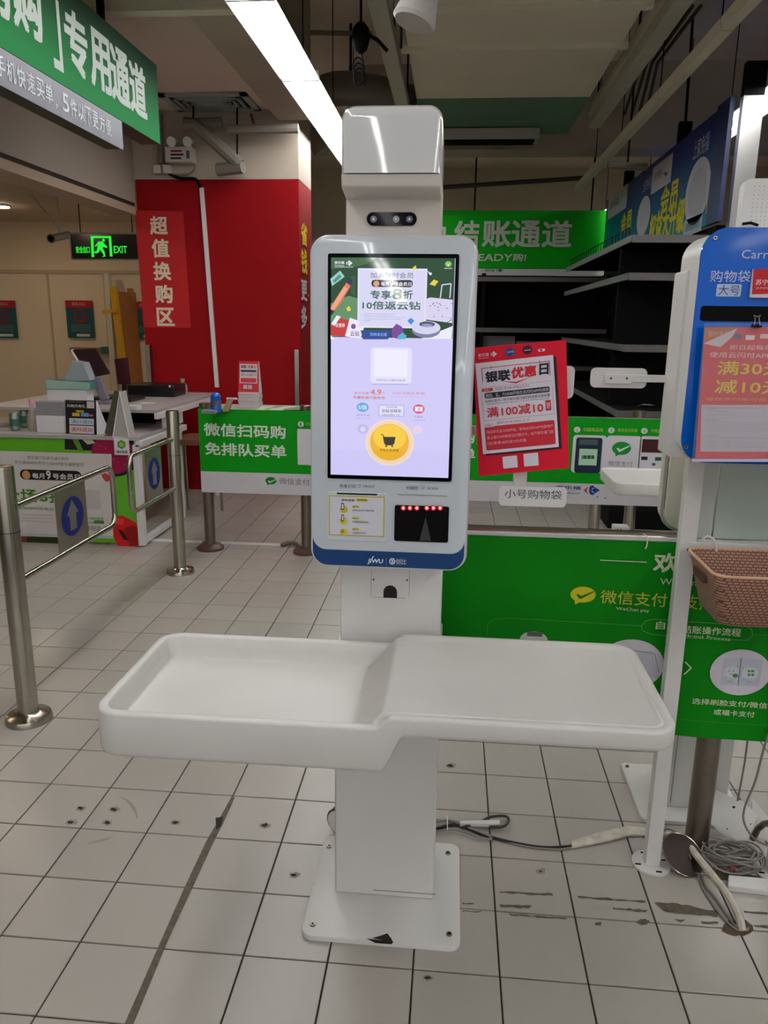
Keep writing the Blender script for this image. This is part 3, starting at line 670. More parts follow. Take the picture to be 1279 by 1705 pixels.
# lower half
p.rect(617, 580, 685, 641, se((226, 222, 250)), 2, r=.008); p.rect(623, 584, 678, 630, se((236, 234, 252)), 3)
p.text('扫码加入随时会员', 626, 633, 675, 637.5, se((120, 110, 130)), 0, 3)
p.line([(620, 642), (680, 642)], .0008, se((120, 115, 140)), 3)
p.text('首月仅需', 589, 654, 614, 659, OR, .01, 3, slant=.15); p.text('4.9', 617, 650, 635, 660, OR, .03, 3); p.text('元', 636, 654, 641, 659, OR, 0, 3)
p.text('专属权益只因有你', 588, 661, 641, 667, se((200, 104, 80)), .02, 3)
p.text('云钻可抵会费哦!', 653, 654, 708, 659.5, OR, .0, 3, slant=.2)
p.text('每月领取专属礼包享受更多优惠权益活动', 651, 661, 711, 662.8, se((206, 150, 150)), 0, 3); p.text('新会员加入立享好礼多多权益活动以此为准', 651, 664, 711, 665.8, se((206, 150, 150)), 0, 3)
p.oval(594, 672, 614, 688, se((96, 168, 222)), 3); p.text('5倍', 597, 676, 611, 684, WH, .02, 4); p.text('5倍返云钻', 593, 691, 616, 695, se((150, 130, 180)), 0, 3); p.text('消费返还云钻', 592, 697, 619, 700, se((178, 168, 210)), 0, 3)
p.oval(688, 675, 707, 691, se((214, 86, 120)), 3); p.rect(691, 679, 704, 687, WH, 4); p.text('¥', 696, 680, 700, 686, se((214, 86, 120)), 0, 5); p.text('优惠券', 690, 694, 704, 698, se((170, 110, 130)), 0, 3); p.text('专属优惠券', 685, 700, 709, 703, se((178, 168, 210)), 0, 3)
for q_ in ((631, 676, 672.5, 695.5), ): p.rect(*q_, se((120, 130, 160)), 3); p.rect(q_[0]+.6, q_[1]+.6, q_[2]-.6, q_[3]-.6, se((222, 220, 248)), 4)
p.text('云钻价值', 643, 678, 661, 681.5, se((90, 90, 110)), 0, 5); p.text('云钻当钱花', 636, 683, 668, 689, se((50, 50, 70)), .01, 5); p.text('100云钻=1元', 637, 690.5, 667, 694.5, se((90, 90, 110)), 0, 5)
p.oval(595, 708, 614, 724, se((190, 184, 226)), 3); p.oval(600, 712, 609, 721, se((214, 210, 244)), 4); p.oval(687, 710, 704, 725, se((226, 206, 226)), 3)
p.oval(609, 699, 689, 778, se((240, 216, 200)), 4, 40); p.oval(612, 702, 686, 775, se((238, 212, 180)), 5, 40)
p.oval(617, 707, 680.5, 769, se((236, 176, 40)), 6, 40); p.oval(622, 708, 676, 752, se((246, 202, 60)), 7, 40)
DK = se((44, 36, 30)); p.poly([(638, 729), (659, 729), (657, 740), (654, 743), (643, 743), (640, 740)], DK, 8); p.line([(634.5, 724.5), (638, 726), (641, 732)], .0018, DK, 8); p.oval(642, 743, 645, 746, DK, 8); p.oval(652, 743, 655, 746, DK, 8)
p.text('开始自助收银', 633, 748, 664, 753.5, se((110, 70, 20)), .01, 8)
p.build(kl, 'screen', 'lit portrait screen with green advert above a round yellow start button')
# lettering and ports under the screen
p = Print(KP, .0005); LT = (60, 66, 96)
p.text('凭条打印', 566, 807, 593, 814, LT, .01, 1); p.rect(596, 808, 603, 809, LT, 1); p.line([(597, 812), (602, 812)], .0008, LT, 1); p.text('PRINT', 606, 808.5, 625, 813.5, LT, 0, 1)
p.text('扫描区', 677, 810, 697, 816.5, LT, .01, 1); p.line([(701, 811), (708, 811)], .0006, LT, 1); p.line([(702, 813), (707, 815)], .0006, LT, 1); p.line([(707, 812), (702, 816)], .0006, LT, 1); p.text('SCAN', 712, 811.5, 729, 816.5, LT, 0, 1)
p.build(kl, 'port_lettering')
a = px2(546, 819); b = px2(643, 899)
MB().prism(rrect(a[0], b[1]-.003, b[0]+.001, a[1], .006), 'y', 1.5975, 1.601, PANELW).build('printer_door', kl, bevel=.0008)
MB().box(px2(562, 822)[0], px2(629, 822)[0], 1.5965, 1.5978, px2(600, 824.2)[1], px2(600, 822)[1], MATTE).build('receipt_slot', kl)
MB().box(px2(663, 822)[0], px2(744, 822)[0], 1.5985, 1.6002, px2(600, 822.5)[1], px2(600, 821.3)[1], mat('panel_gap', (150, 146, 142), .6)).build('scan_line', kl)
p = Print(Pl((0, 1.5970, 0), (1, 0, 0)), .0003)
YE = (196, 180, 70); p.rect(548.5, 825, 640.5, 894, YE, 1); p.rect(550.5, 827, 638.5, 892.5, (214, 214, 224), 2)
p.text('自助收银', 570, 831, 591, 835.5, (40, 36, 40), .02, 3); p.rect(594, 830.5, 613, 836, (210, 190, 60), 3, r=.003); p.text('使用流程', 596, 831.5, 611, 835, (40, 36, 40), .0, 4)
for i, (y_, t1_) in enumerate(((845, '扫码点击开始扫描'), (864, '扫描商品条码'), (882, '付款码支付'))):
    p.oval(567, y_-3, 580, y_+10, (206, 190, 60), 3); p.rect(569+i*.3, y_-7 if i < 2 else y_, 574, y_+4, (40, 36, 40), 4); p.rect(570+i*.3, y_-5.5 if i < 2 else y_+1, 573.2, y_+2.5, (210, 210, 215), 5)
    p.rect(587.5, y_-3, 599, y_+1, (206, 190, 60), 3, r=.002); p.text(('第一步', '第二步', '第三步')[i], 589, y_-2, 597, y_+.5, (40, 36, 40), 0, 4)
    p.text(t1_, 588, y_+3, 588+len(t1_)*4.4, y_+7.5, (40, 36, 40), 0, 4)
p.build(kl, 'instruction_card', 'yellow-bordered instruction card')
a = px2(658, 841); b = px2(746, 903)
MB().prism(rrect(a[0], b[1], b[0], a[1], .004), 'y', 1.5972, 1.6005, mat('dark_scanner_glass', (10, 9, 10), .08)).build('scanner_window', kl)
p = Print(Pl((0, 1.5970, 0), (1, 0, 0)), .0004)
for x_ in (672, 683, 694.5, 711, 722, 733): p.oval(x_-4.5, 842, x_+4.5, 851, emi('red_glow', (190, 20, 40), .8), 1); p.oval(x_-2.3, 843.5, x_+2.3, 849, emi('red_led', (255, 120, 120), 3), 2)
p.poly([(709, 861), (699, 900), (718, 900)], mat('scanner_ridge', (52, 50, 52), .4), 1)
p.build(kl, 'red_led_row', 'row of six lit red diodes')
# head
hx0, hx1 = -.2235, -.0335
MB().prism([(1.622, 1.612), (1.622, 1.690), (1.565, 1.7), (1.560, 1.704), (1.556, 1.725), (1.80, 1.725), (1.80, 1.612)], 'x', hx0, hx1, mat('cream_head_plastic', (216, 208, 200), .4)).build('head_body', kl, bevel=.002)
m = MB()
rings = []; R_ = .026
for t_, y_ in ((.016, 1.553), (.005, 1.556), (.0, 1.566), (.0, 1.79), (.01, 1.80)):
    rings.append([(x, z) for x, z in [(hx0+t_, 1.7262)]+[(hx1-t_, 1.7262)]+[(hx1-R_+(R_-t_)*cos(math.radians(a)), 1.845-R_+(R_-t_)*sin(math.radians(a))) for a in range(0, 91, 15)]+[(hx0+R_-(R_-t_)*sin(math.radians(a)), 1.845-R_+(R_-t_)*cos(math.radians(a))) for a in range(0, 91, 15)]] and
        [(hx0+t_, y_, 1.7262), (hx1-t_, y_, 1.7262)]+[(hx1-R_+(R_-t_)*cos(math.radians(a)), y_, 1.845-R_+(R_-t_)*sin(math.radians(a))) for a in range(0, 91, 15)]+[(hx0+R_-(R_-t_)*sin(math.radians(a)), y_, 1.845-R_+(R_-t_)*cos(math.radians(a))) for a in range(0, 91, 15)])
nn = len(rings[0]); vs = [v for r__ in rings for v in r__]
fs = [tuple(range(nn))[::-1], tuple(range(4*nn, 5*nn))]+[(j*nn+i, j*nn+(i+1) % nn, (j+1)*nn+(i+1) % nn, (j+1)*nn+i) for j in range(4) for i in range(nn)]
m.add(vs, fs, GLOSS).build('head_cover', kl, angle=40, label=None) if False else m.add(vs, fs, GLOSS).build('head_cover', kl, angle=40)
HP = 1.6215; a = atY(611, 353.5, HP); b = atY(694, 376, HP)
cw = MB().prism(rrect(a.x, b.z, b.x, a.z, (a.z-b.z)/2-.0001, 8), 'y', 1.619, 1.623, mat('gloss_black_bezel', (6, 6, 8), .05, spec=.06)).build('camera_window', kl)
for x_, c in ((622, (50, 46, 96)), (682, (34, 30, 70)), (660, (20, 20, 24))):
    c_ = atY(x_, 365, 1.619); MB().cyl(c_, c_+Vector((0, -.001, 0)), .0065, mat('lens_%d' % x_, c, .1), n=20).cyl(c_+Vector((0, -.001, 0)), c_+Vector((0, -.0014, 0)), .0025, mat('lens_glint', (160, 160, 200), .1), n=10).build('lens', cw)

# the screen unit leans back by about two degrees
TILT = Matrix.Translation((0, 1.66, 1.27)) @ Matrix.Rotation(math.radians(-2.2), 4, 'X') @ Matrix.Translation((0, -1.66, -1.27))
for c_ in kl.children:
    if c_.name.split('.')[0] in ('display_panel', 'trim_ring', 'blue_foot_band', 'screen_bezel', 'screen', 'port_lettering', 'printer_door', 'receipt_slot', 'scan_line', 'instruction_card', 'scanner_window', 'red_led_row'):
        o_ = Vector(ORG[kl]); c_.data.transform(Matrix.Translation(-o_) @ TILT @ Matrix.Translation(o_))
# =================================================================== POSTER, SMALL BAG HOOK
bh = thing('bag_hook', (.16, 1.80, 1.24), 'white flat bag hook on the kiosk with the small shopping bag plate below', 'hook')
MB().box(-.0079, .16, 1.79, 1.80, 1.20, 1.222, WHITE).box(.15, .18, 1.775, 1.795, 1.06, 1.24, WHITE).build('arm', bh, bevel=.001)
a = atY(905, 625, 1.77); b = atY(954, 664, 1.77)
MB().rbox(.135, b.x, 1.768, 1.771, b.z, a.z+.022, .012, 'y', WHITE).build('rounded_plate', bh)
a = atY(832, 808, 1.76); b = atY(942, 845, 1.76)
MB().rbox(a.x, b.x, 1.758, 1.762, b.z, a.z, .01, 'y', WHITE).build('size_plate', bh)
p = Print(Pl((0, 1.758, 0), (1, 0, 0)), .0004); p.text('小号购物袋', 841, 814, 935, 832, (50, 56, 70), .005, 1); p.build(bh, 'size_lettering')
RP = (222, 26, 52)
q = [atY(797, 793, 1.752), atY(948, 779, 1.75), atY(943, 566, 1.75), atY(788, 579, 1.752)]
ps = thing('promotion_poster', (q[0]+q[1])/2, 'tilted red and white promotion poster hanging right of the kiosk screen', 'poster')
MB().hexa(q, (0, .002, 0), mat('red_poster_card', RP, .55, spec=.2)).build('card', ps)
a_, b_ = q[1]-q[0], q[3]-q[0]
PP = Pl(q[0]+Vector((0, -.0022, 0)), a_, b_)
p = Print(PP, .0004); sl = 0
def PQ(x0, y0, x1, y1, c, lay, r=0):  # axis-aligned in the poster's own tilt
    p.rect(x0, y0, x1, y1, c, lay, r)
# poster drawn in its own frame: w=1,h=1.43 mapped from local fractions
W_, H_ = a_.length, b_.length
p.px = False
def F(x, y): return (x*W_, (1-y)*H_)
def frect(x0, y0, x1, y1, c, lay, r=0): A = F(x0, y0); B = F(x1, y1); p.rect(A[0], A[1], B[0], B[1], c, lay, r)
def ftext(t, x0, y0, x1, y1, c, bold=.01, lay=5, slant=0): A = F(x0, y0); B = F(x1, y1); p.text(t, A[0], A[1], B[0], B[1], c, bold, lay, slant)
PW = (228, 222, 232); DKN = (36, 34, 52)
frect(.1, .135, .93, .84, (50, 20, 40), 1); frect(.07, .12, .90, .825, PW, 2)
ftext('家乐福', .11, .05, .22, .075, PW); ftext('Carrefour', .11, .08, .22, .09, PW, 0)
A = F(.24, .045); B = F(.31, .085)
pp_ = p; store_logo(p, A[0], B[1], B[0], A[1], PW, PW, 2)
frect(.4, .04, .5, .09, (30, 100, 120), 2, .003); frect(.42, .035, .47, .09, (30, 60, 140), 3, .002); ftext('云闪付', .42, .055, .49, .07, PW, 0)
A = F(.585, .03); B = F(.685, .095); p.oval(A[0], B[1], B[0], A[1], (60, 30, 46), 2); frect(.6, .06, .67, .067, (200, 170, 180), 3)
frect(.745, .065, .82, .085, PW, 2, .003); frect(.765, .068, .79, .08, (90, 20, 40), 3)
for x0, y0, x1, y1 in ((.13, .16, .86, .165), (.13, .16, .138, .27), (.852, .16, .86, .27), (.23, .15, .236, .175), (.75, .15, .756, .175)): frect(x0, y0, x1, y1, (200, 40, 60), 3)
ftext('银联', .16, .19, .43, .275, DKN, .05, 4, .08); ftext('优惠', .44, .18, .71, .265, (214, 40, 56), .05, 4, .08); ftext('日', .74, .175, .84, .26, DKN, .05, 4, .08)
A = F(.33, .275); B = F(.65, .30)
p.poly([(A[0], A[1]), ((A[0]+B[0])/2, A[1]-.008), (B[0], A[1]+.002), ((A[0]+B[0])/2, A[1]-.0045)], (200, 40, 60), 4)
frect(.115, .318, .235, .342, (206, 44, 60), 3); ftext('活动一', .13, .323, .22, .337, PW, 0); ftext('2021.9.16-2022.3.31', .26, .318, .62, .338, (150, 60, 80), 0)
frect(.14, .352, .84, .395, DKN, 3, .003); ftext('周四、五、六10:00开始在云闪付APP内领券', .15, .360, .83, .388, (226, 222, 232), .0)
ftext('当周的周六，线下家乐福门店扫码消费立享优惠', .14, .405, .84, .428, DKN, .0)
ftext('优惠名额有限先到先得每人每天限享一次具体以活动页面公示信息为准', .15, .436, .83, .444, DKN, 0)
ftext('满100减10', .15, .465, .76, .545, (206, 40, 60), .02); frect(.785, .455, .845, .535, (206, 44, 60), 3, .002)
ftext('限量券', .795, .47, .835, .52, PW, 0)
for x0, y0, x1, y1 in ((.11, .345, .113, .565), (.87, .345, .873, .565), (.11, .563, .873, .566), (.11, .31, .873, .312)): frect(x0, y0, x1, y1, (190, 120, 135), 3)
frect(.11, .612, .87, .80, (206, 44, 62), 3, .004); frect(.11, .583, .225, .617, PW, 4, .003); ftext('活动二', .12, .59, .215, .612, (180, 60, 80), 0, 6); ftext('2021.9.16-2021.11.7', .25, .582, .6, .600, (150, 60, 80), 0)
for i, t_ in enumerate(('每日家乐五10:00开始，使用云闪付APP付款用户', '家上银行APP绑定云行银行卡，线下家乐福门店', '1日5享满100元减10元优惠')): ftext(t_, .13, .643+i*.045, .85 if i < 2 else .55, .668+i*.045, (240, 190, 196), .0)
frect(.28, .86, .44, .955, PW, 3, .002); frect(.51, .853, .67, .955, PW, 3, .002)
p.build(ps, 'poster_print')

# =================================================================== BAG STAND AT THE RIGHT
bs = thing('bag_stand', (.76, 1.90, 0), 'white bag dispenser stand with blue front at the right edge', 'stand')
SX = .925
for x_ in (.575, SX-.02):
    MB().box(x_, x_+.04, 1.888, 1.92, .006, 1.62, WHITE).build('leg', bs, bevel=.002)
    f_ = MB().cyl((x_+.02, 1.904, 0), (x_+.02, 1.904, .006), .052, WHITE, n=32).build('foot_disc', bs)
    for k_ in range(4):
        an = k_*pi/2+.3; cx, cy = x_+.02+.04*cos(an), 1.904+.04*sin(an)
        MB().box(cx-.008, cx+.008, cy-.003, cy+.003, .0055, .0065, MATTE).build('slot', f_)
MB().box(.60, SX, 1.886, 1.918, .897, .936, WHITE).build('crossbar', bs, bevel=.002)
bolt_part((.596, 1.8862, .916), .004, bs, up=(0, -1, 0), h=.001)
MB().rbox(.4985, .985, 1.706, 1.842, 1.172, 1.643, .05, 'y', WHITE, n=8).build('housing', bs, angle=40)
MB().rbox(.492, .985, 1.77, 1.862, 1.165, 1.57, .006, 'y', WHITE, n=6).build('housing_back', bs, angle=40)
BLUE = mat('glossy_blue_panel', (0, 96, 204), .07, spec=.3)
bp_ = MB().rbox(.4975, .99, 1.699, 1.706, 1.166, 1.648, .052, 'y', BLUE, n=8).build('blue_panel', bs, angle=30)
a = atY(1168, 509, 1.698); b = atY(1300, 536, 1.698)
MB().rbox(a.x, b.x, 1.6975, 1.70, b.z, a.z, .006, 'y', MATTE).build('dispensing_slot', bs)
for c_ in ((1191, 396), (1142.5, 744)): q_ = atY(*c_, 1.699); bolt_part(q_, .005, bs, STEEL, up=(0, -1, 0), h=.002)
p = Print(Pl((0, 1.6985, 0), (1, 0, 0)), .0004)
p.text('Carrefour', 1236, 416, 1330, 431, (206, 212, 240), .0, 1); p.text('购物袋', 1184, 450, 1249, 470, (206, 212, 240), .0, 1)
p.rect(1194, 473, 1233, 494, (192, 206, 232), 1, r=.003); p.text('大号', 1197, 474.5, 1231, 492, (30, 90, 160), .0, 2)
p.build(bs, 'panel_lettering')
a = atY(1214, 277, 1.80); b = atY(1205, 372, 1.80)
MB().rbox(.601, .97, 1.80, 1.83, 1.60, 1.757, .015, 'y', WHITE).build('perforated_board', bs, bevel=.001)
p = Print(Pl((0, 1.80, 0), (1, 0, 0)), .0006, px=False)
for i in range(34):
    for j in range(10): u_, v_ = .622+i*.0095, 1.665+j*.0085; p.poly([(u_+.0011*cos(k*pi/3), v_+.0011*sin(k*pi/3)) for k in range(6)], (150, 148, 150), 1)
tag(p.build(bs, 'perforation_dots'), kind='stuff')
MB().tube([atY(1236, 373, 1.79), atY(1250, 371, 1.785), atY(1262, 375, 1.79)], .003, MATTE, n=6).build('cable_tie', bs)
a = atY(985, 612, 1.86); b = atY(1076, 647, 1.86)
MB().rbox(a.x, b.x, 1.862, 1.866, b.z, a.z, .012, 'y', WHITE).build('rounded_plate', bs)
a1 = atY(1072, 624, 1.856); b1 = atY(1110, 637, 1.856)
MB().box(a1.x-.05, .55, 1.852, 1.860, b1.z, a1.z, WHITE).build('arm', bs, bevel=.001)
a2 = atY(1009, 623, 1.855); b2 = atY(1050, 639, 1.855)
MB().box(a2.x, b2.x, 1.848, 1.8615, b2.z, a2.z, WHITE).build('bracket', bs, bevel=.001)
for c_ in ((1017.5, 630), (1044, 630)): bolt_part(atY(*c_, 1.848), .003, bs, up=(0, -1, 0), h=.001)
FROST = mat('frosted_greenish_acrylic', (176, 190, 182), .3)
MB().box(.665, .98, 1.925, 1.93, .937, 1.18, FROST).build('frosted_sheet', bs)
MB().box(.622, .66, 1.925, 1.935, .937, 1.17, mat('pale_grey_panel', (188, 192, 188), .4)).build('side_sheet', bs)
# coupon sleeve clipped on the front
def quad(pl_y, pts): return [atY(x, y, pl_y) for x, y in pts]
sl_ = thing('poster_sleeve', atY(1230, 760, 1.67), 'clear plastic sleeve with a red coupon poster clipped to the blue panel', 'poster')
q = quad(1.672, [(1158, 763), (1318, 763), (1326, 545), (1174, 545)])
MB().hexa(q, (0, .001, 0), mat('faded_coral_paper', (206, 72, 78), .5)).build('poster_paper', sl_)
p = Print(Pl((0, 1.6718, 0), (1, 0, 0)), .0004)
p.poly([(1174, 546), (1228, 546), (1172, 572)], (196, 112, 66), 1); p.poly([(1228, 546), (1220, 560), (1200, 578), (1172, 572)], (206, 200, 208), .8)
p.text('限时活动', 1180, 551, 1212, 562, (226, 190, 180), 0, 2)
p.text('即日起每周四银联', 1216, 574, 1330, 584, (236, 210, 214), .0, 2); p.text('使用云闪付APP领家乐福券', 1182, 586, 1360, 598, (236, 214, 218), .0, 2)
p.rect(1224, 556, 1234, 564, (80, 110, 130), 2); p.rect(1242, 558, 1256, 566, (236, 220, 224), 2); p.rect(1266, 556, 1290, 564, (236, 200, 200), 2)
p.text('满30元', 1196, 601, 1306, 626, (226, 196, 66), .02, 2); p.text('减10元', 1192, 632, 1304, 657, (226, 196, 66), .02, 2)
p.text('成核实付即可抵扣', 1176, 661, 1290, 669, (216, 176, 90), .0, 2)
p.poly([(1168, 674), (1320, 674), (1318, 752), (1166, 752)], (200, 192, 204), 1)
for i in range(19):
    y_ = 680+i*3.7; ln = [15, 33, 60, 100, 86, 20, 100, 100, 96, 100, 94, 60, 12, 100, 40, 100, 96, 100, 72][i]
    p.text('活动说明用户通过支付可享受优惠每人每日限用一次数量有限先到先得最终解释权'[:max(3, int(ln/2.6))], 1177-i*.3, y_, 1177+ln, y_+1.7, (110, 100, 116), 0, 2)
p.line([(1168, 678), (1268, 680)], .0006, (206, 90, 100), 2)
p.build(sl_, 'poster_print')
q = quad(1.670, [(1152, 769), (1330, 769), (1338, 538), (1173, 538)])
MB().hexa(q, (0, .0006, 0), GLASSY).build('plastic_sleeve', sl_)
q = quad(1.6695, [(1152, 769), (1330, 769), (1330, 764), (1153, 764)]); MB().hexa(q, (0, .0014, 0), mat('sleeve_edge', (214, 206, 222), .2)).build('sleeve_edge', sl_)
t = thing('binder_clip', atY(1261, 545, 1.665), 'small black binder clip holding the plastic sleeve', 'clip')
a = atY(1253, 545, 1.665); b = atY(1269, 537, 1.665)
MB().prism([(1.664, a.z), (1.660, a.z-.012), (1.676, a.z-.012), (1.672, a.z)], 'x', a.x, b.x, BLACK).build('spring_body', t) if False else MB().prism([(1.668, b.z-.003), (1.662, a.z), (1.679, a.z), (1.673, b.z-.003)], 'x', a.x, b.x, BLACK).build('spring_body', t)
MB().tube([atY(1256, 542, 1.661), atY(1258, 529, 1.662), atY(1255, 525, 1.662), atY(1261, 527, 1.662), atY(1267, 525, 1.662), atY(1264, 529, 1.662), atY(1266, 542, 1.661)], .0005, mat('bright_wire', (200, 200, 200), .3), n=6).build('wire_handle', t)
t = thing('sign_card', atY(1270, 495, 1.69), 'small red card with white characters stuck beside the lettering on the blue panel', 'sign')
a = atY(1254, 448, 1.694); b = atY(1330, 491, 1.694)
MB().box(a.x, b.x, 1.692, 1.698, b.z-.006, a.z, mat('white_card', (222, 220, 222), .5)).build('card', t)
p = Print(Pl((0, 1.6918, 0), (1, 0, 0)), .0004); p.poly([(1255, 448), (1330, 446), (1328, 488), (1252, 490)], (200, 40, 46), 1); p.text('苏宁易购', 1259, 465, 1300, 475, (236, 226, 226), .02, 2); p.text('SUNING', 1259, 478, 1284, 481, (236, 226, 226), 0, 2); p.build(t, 'card_print')
# woven basket
bm_ = bpy.data.materials.new('woven_tan_plastic'); bm_.use_nodes = True; nt = bm_.node_tree; bb = nt.nodes['Principled BSDF']; bb.inputs['Roughness'].default_value = .5
br = nt.nodes.new('ShaderNodeTexBrick'); br.inputs['Scale'].default_value = 42; br.inputs['Color1'].default_value = rgb((186, 142, 116)); br.inputs['Color2'].default_value = rgb((176, 130, 106)); br.inputs['Mortar'].default_value = rgb((104, 64, 54))
br.inputs['Mortar Size'].default_value = .05; br.inputs['Brick Width'].default_value = .5; br.inputs['Row Height'].default_value = .3
tc = nt.nodes.new('ShaderNodeTexCoord'); sx = nt.nodes.new('ShaderNodeSeparateXYZ'); cx_ = nt.nodes.new('ShaderNodeCombineXYZ'); ad = nt.nodes.new('ShaderNodeMath'); ad.operation = 'ADD'
nt.links.new(tc.outputs['Object'], sx.inputs[0]); nt.links.new(sx.outputs[0], ad.inputs[0]); nt.links.new(sx.outputs[1], ad.inputs[1]); nt.links.new(ad.outputs[0], cx_.inputs[0]); nt.links.new(sx.outputs[2], cx_.inputs[1]); nt.links.new(cx_.outputs[0], br.inputs['Vector']); nt.links.new(br.outputs['Color'], bb.inputs['Base Color'])
bpn = nt.nodes.new('ShaderNodeBump'); bpn.inputs['Strength'].default_value = .6; bpn.inputs['Distance'].default_value = .002; bpn.invert = True; nt.links.new(br.outputs['Fac'], bpn.inputs['Height']); nt.links.new(bpn.outputs[0], bb.inputs['Normal'])
bk = thing('woven_basket', (.75, 1.76, .80), 'tan woven plastic basket hanging from the bag stand crossbar', 'basket')
bx0, bx1, by0, by1 = .585, .93, 1.645, 1.868
m = MB(); rgs = []
for off, z_ in ((.035, .800), (.028, .804), (.0, .925), (.004, .925), (.030, .806)):
    rgs.append([(a_, b_, z_) for a_, b_ in rrect(bx0+off, by0+off, bx1-off, by1-off, .03, 5)])
nn = len(rgs[0]); m.add([v for r__ in rgs for v in r__], [tuple(range(nn))[::-1], tuple(range(4*nn, 5*nn))]+[(j*nn+i, j*nn+(i+1) % nn, (j+1)*nn+(i+1) % nn, (j+1)*nn+i) for j in range(4) for i in range(nn)], bm_).build('basket_body', bk, angle=50)
MB().tube([(a_, b_, .926) for a_, b_ in rrect(bx0, by0, bx1, by1, .03, 5)]+[(bx1, by1-.03, .926)], .0035, mat('tan_rim', (206, 164, 132), .4), n=6).build('rim', bk)
MB().rbox(bx0-.001, bx0+.012, by0+.07, by1-.07, .885, .905, .008, 'x', mat('handle_hole', (84, 52, 44), .6)).build('handle_opening', bk)
MB().tube([atY(1168, 900, 1.88), atY(1178, 893, 1.87), atY(1190, 900, 1.86), atY(1193, 918, 1.86)], .003, WHITE, n=6, smooth=3).build('cable_tie', bk)

# rear terminal standing back to back with the stand
rt_ = thing('rear_terminal', (.79, 2.24, 0), 'white terminal pedestal and rounded cabinet standing behind the bag stand', 'checkout kiosk')
bb_ = [atZ(1025, 1275, .012), atZ(1279, 1287, .012)]
MB().rbox(.612, .93, 2.09, 2.40, 0, .012, .02, 'z', WHITE, edge=.002).build('base_plate', rt_)
for x_, y_ in ((.63, 2.375), (.645, 2.11)): bolt_part((x_, y_, .012), .007, rt_)
MB().box(.70, .88, 2.16, 2.34, .012, .95, WHITE).build('column', rt_, bevel=.004)
MB().box(.712, .714, 2.158, 2.16, .03, .6, mat('panel_gap', (150, 146, 142), .6)).build('seam', rt_)
MB().rbox(.596, .96, 2.12, 2.20, .905, 1.20, .05, 'y', mat('warm_white_plastic', (212, 208, 194), .35), n=8, edge=.008).build('cabinet', rt_, angle=40)
for k_ in range(2): MB().prism(rrect(.590+k_*.006, .897+k_*.008, .966-k_*.006, 1.19, .055, 8), 'y', 2.14+k_*-.012, 2.148+k_*-.012, mat('grey_ring_edge', (168, 166, 160), .4)).build('edge_ring', rt_)

# =================================================================== NEAR GREEN BARRIER
GRN = (4, 128, 12)
nb = thing('barrier_banner', (.4, 1.97, 0), 'large green payment banner on a steel rail behind the kiosk and bag stand', 'banner')
q = [(-.19, .40), (.3, .387), (.75, .372), (1.35, .37), (1.35, .917), (-.19, .917)]
GB = mat('green_vinyl_banner', GRN, .6, spec=.15, bump=.05, bscale=8)
m = MB(); N_ = 24; vs = []; 
for i in range(N_+1):
    x_ = -.19+1.54*i/N_
    for j in range(7):
        z0_ = .40-.028*min(1, max(0, (x_-.2)/.5)); z_ = z0_+(.917-z0_)*j/6
        vs.append((x_, 1.944+.0015*sin(x_*9+z_*5)*(1-j/6), z_))
k0 = len(vs); vs += [(a_, b_+.003, c_) for a_, b_, c_ in vs]
fs = []
for i in range(N_):
    for j in range(6):
        a_ = i*7+j; fs.append((a_, a_+7, a_+8, a_+1)); fs.append((k0+a_, k0+a_+1, k0+a_+8, k0+a_+7))
m.add(vs, fs, GB).build('banner_sheet', nb)
MB().box(-.19, 1.35, 1.947, 1.955, .918, .927, mat('white_hem', (205, 205, 205), .4)).build('hem', nb)
MB().cyl((-.19, 1.975, .922), (1.35, 1.975, .922), .016, STEEL, n=12).build('rail', nb)
p_ = MB().lathe((.739, 1.985, 0), [(.032, 0), (.032, .945), (.034, .945), (.034, .968), (.0335, .969)], DSTEEL, 24).build('post', nb)
MB().lathe((-.17, 1.985, 0), [(.032, 0), (.032, .90)], DSTEEL, 24).build('post', nb)
p = Print(Pl((0, 1.9415, 0), (1, 0, 0)), .0005)
CR_ = (214, 226, 188); YG = (200, 196, 30)
p.line([(999, 932.5), (1077, 936)], .0022, CR_, 1)
p.text('欢迎', 1090, 920, 1172, 956, CR_, .03, 1, rot=-.01); p.text('Welcome', 1100, 963, 1174, 976, CR_, .0, 1)
chat_logo(p, 951, 976, 991, 1004, YG, (14, 110, 24), 1)
p.text('微信支付', 1001, 983, 1110, 1010, (196, 200, 60), -.0, 1, rot=-.02); p.text('WeChat pay', 1026, 1011, 1081, 1020, CR_, .0, 1, rot=-.03)
p.text('支持', 1143, 990, 1184, 1016, (196, 200, 60), .0, 1); p.text('乙', 1210, 1016, 1226, 1030, (196, 200, 60), .0, 1); p.oval(1241, 1014, 1257, 1030, YG, 1); p.line([(1245, 1022), (1248, 1025), (1254, 1018)], .0016, GRN, 2)
fl_ = [(811, 1056), (812, 1040), (822, 1031), (850, 1029), (1068, 1042)]
p.line(fl_, .0009, (100, 170, 90), 1)
p.line([(1068, 1042), (1075, 1034), (1088, 1031), (1240, 1041), (1252, 1048), (1253, 1058), (1244, 1066), (1140, 1062), (1085, 1056), (1070, 1050), (1068, 1042)], .0011, (120, 180, 100), 1)
p.line([(1253, 1056), (1300, 1058)], .0009, (100, 170, 90), 1)
p.text('自', 1093, 1034, 1107, 1048, CR_, .01, 1); p.text('助结账操作流程', 1121, 1041, 1233, 1059, CR_, .01, 1, rot=-.02); p.text('Check-out Process', 1118, 1055, 1216, 1065, CR_, .0, 1, rot=-.05)
p.oval(1000, 1062, 1101, 1150, (208, 204, 214), 1, 36); p.poly([(1062, 1085), (1085, 1083), (1092, 1105), (1096, 1130), (1070, 1125)], (186, 184, 196), 2); p.line([(1050, 1082), (1090, 1088), (1097, 1120)], .003, (150, 150, 158), 3)
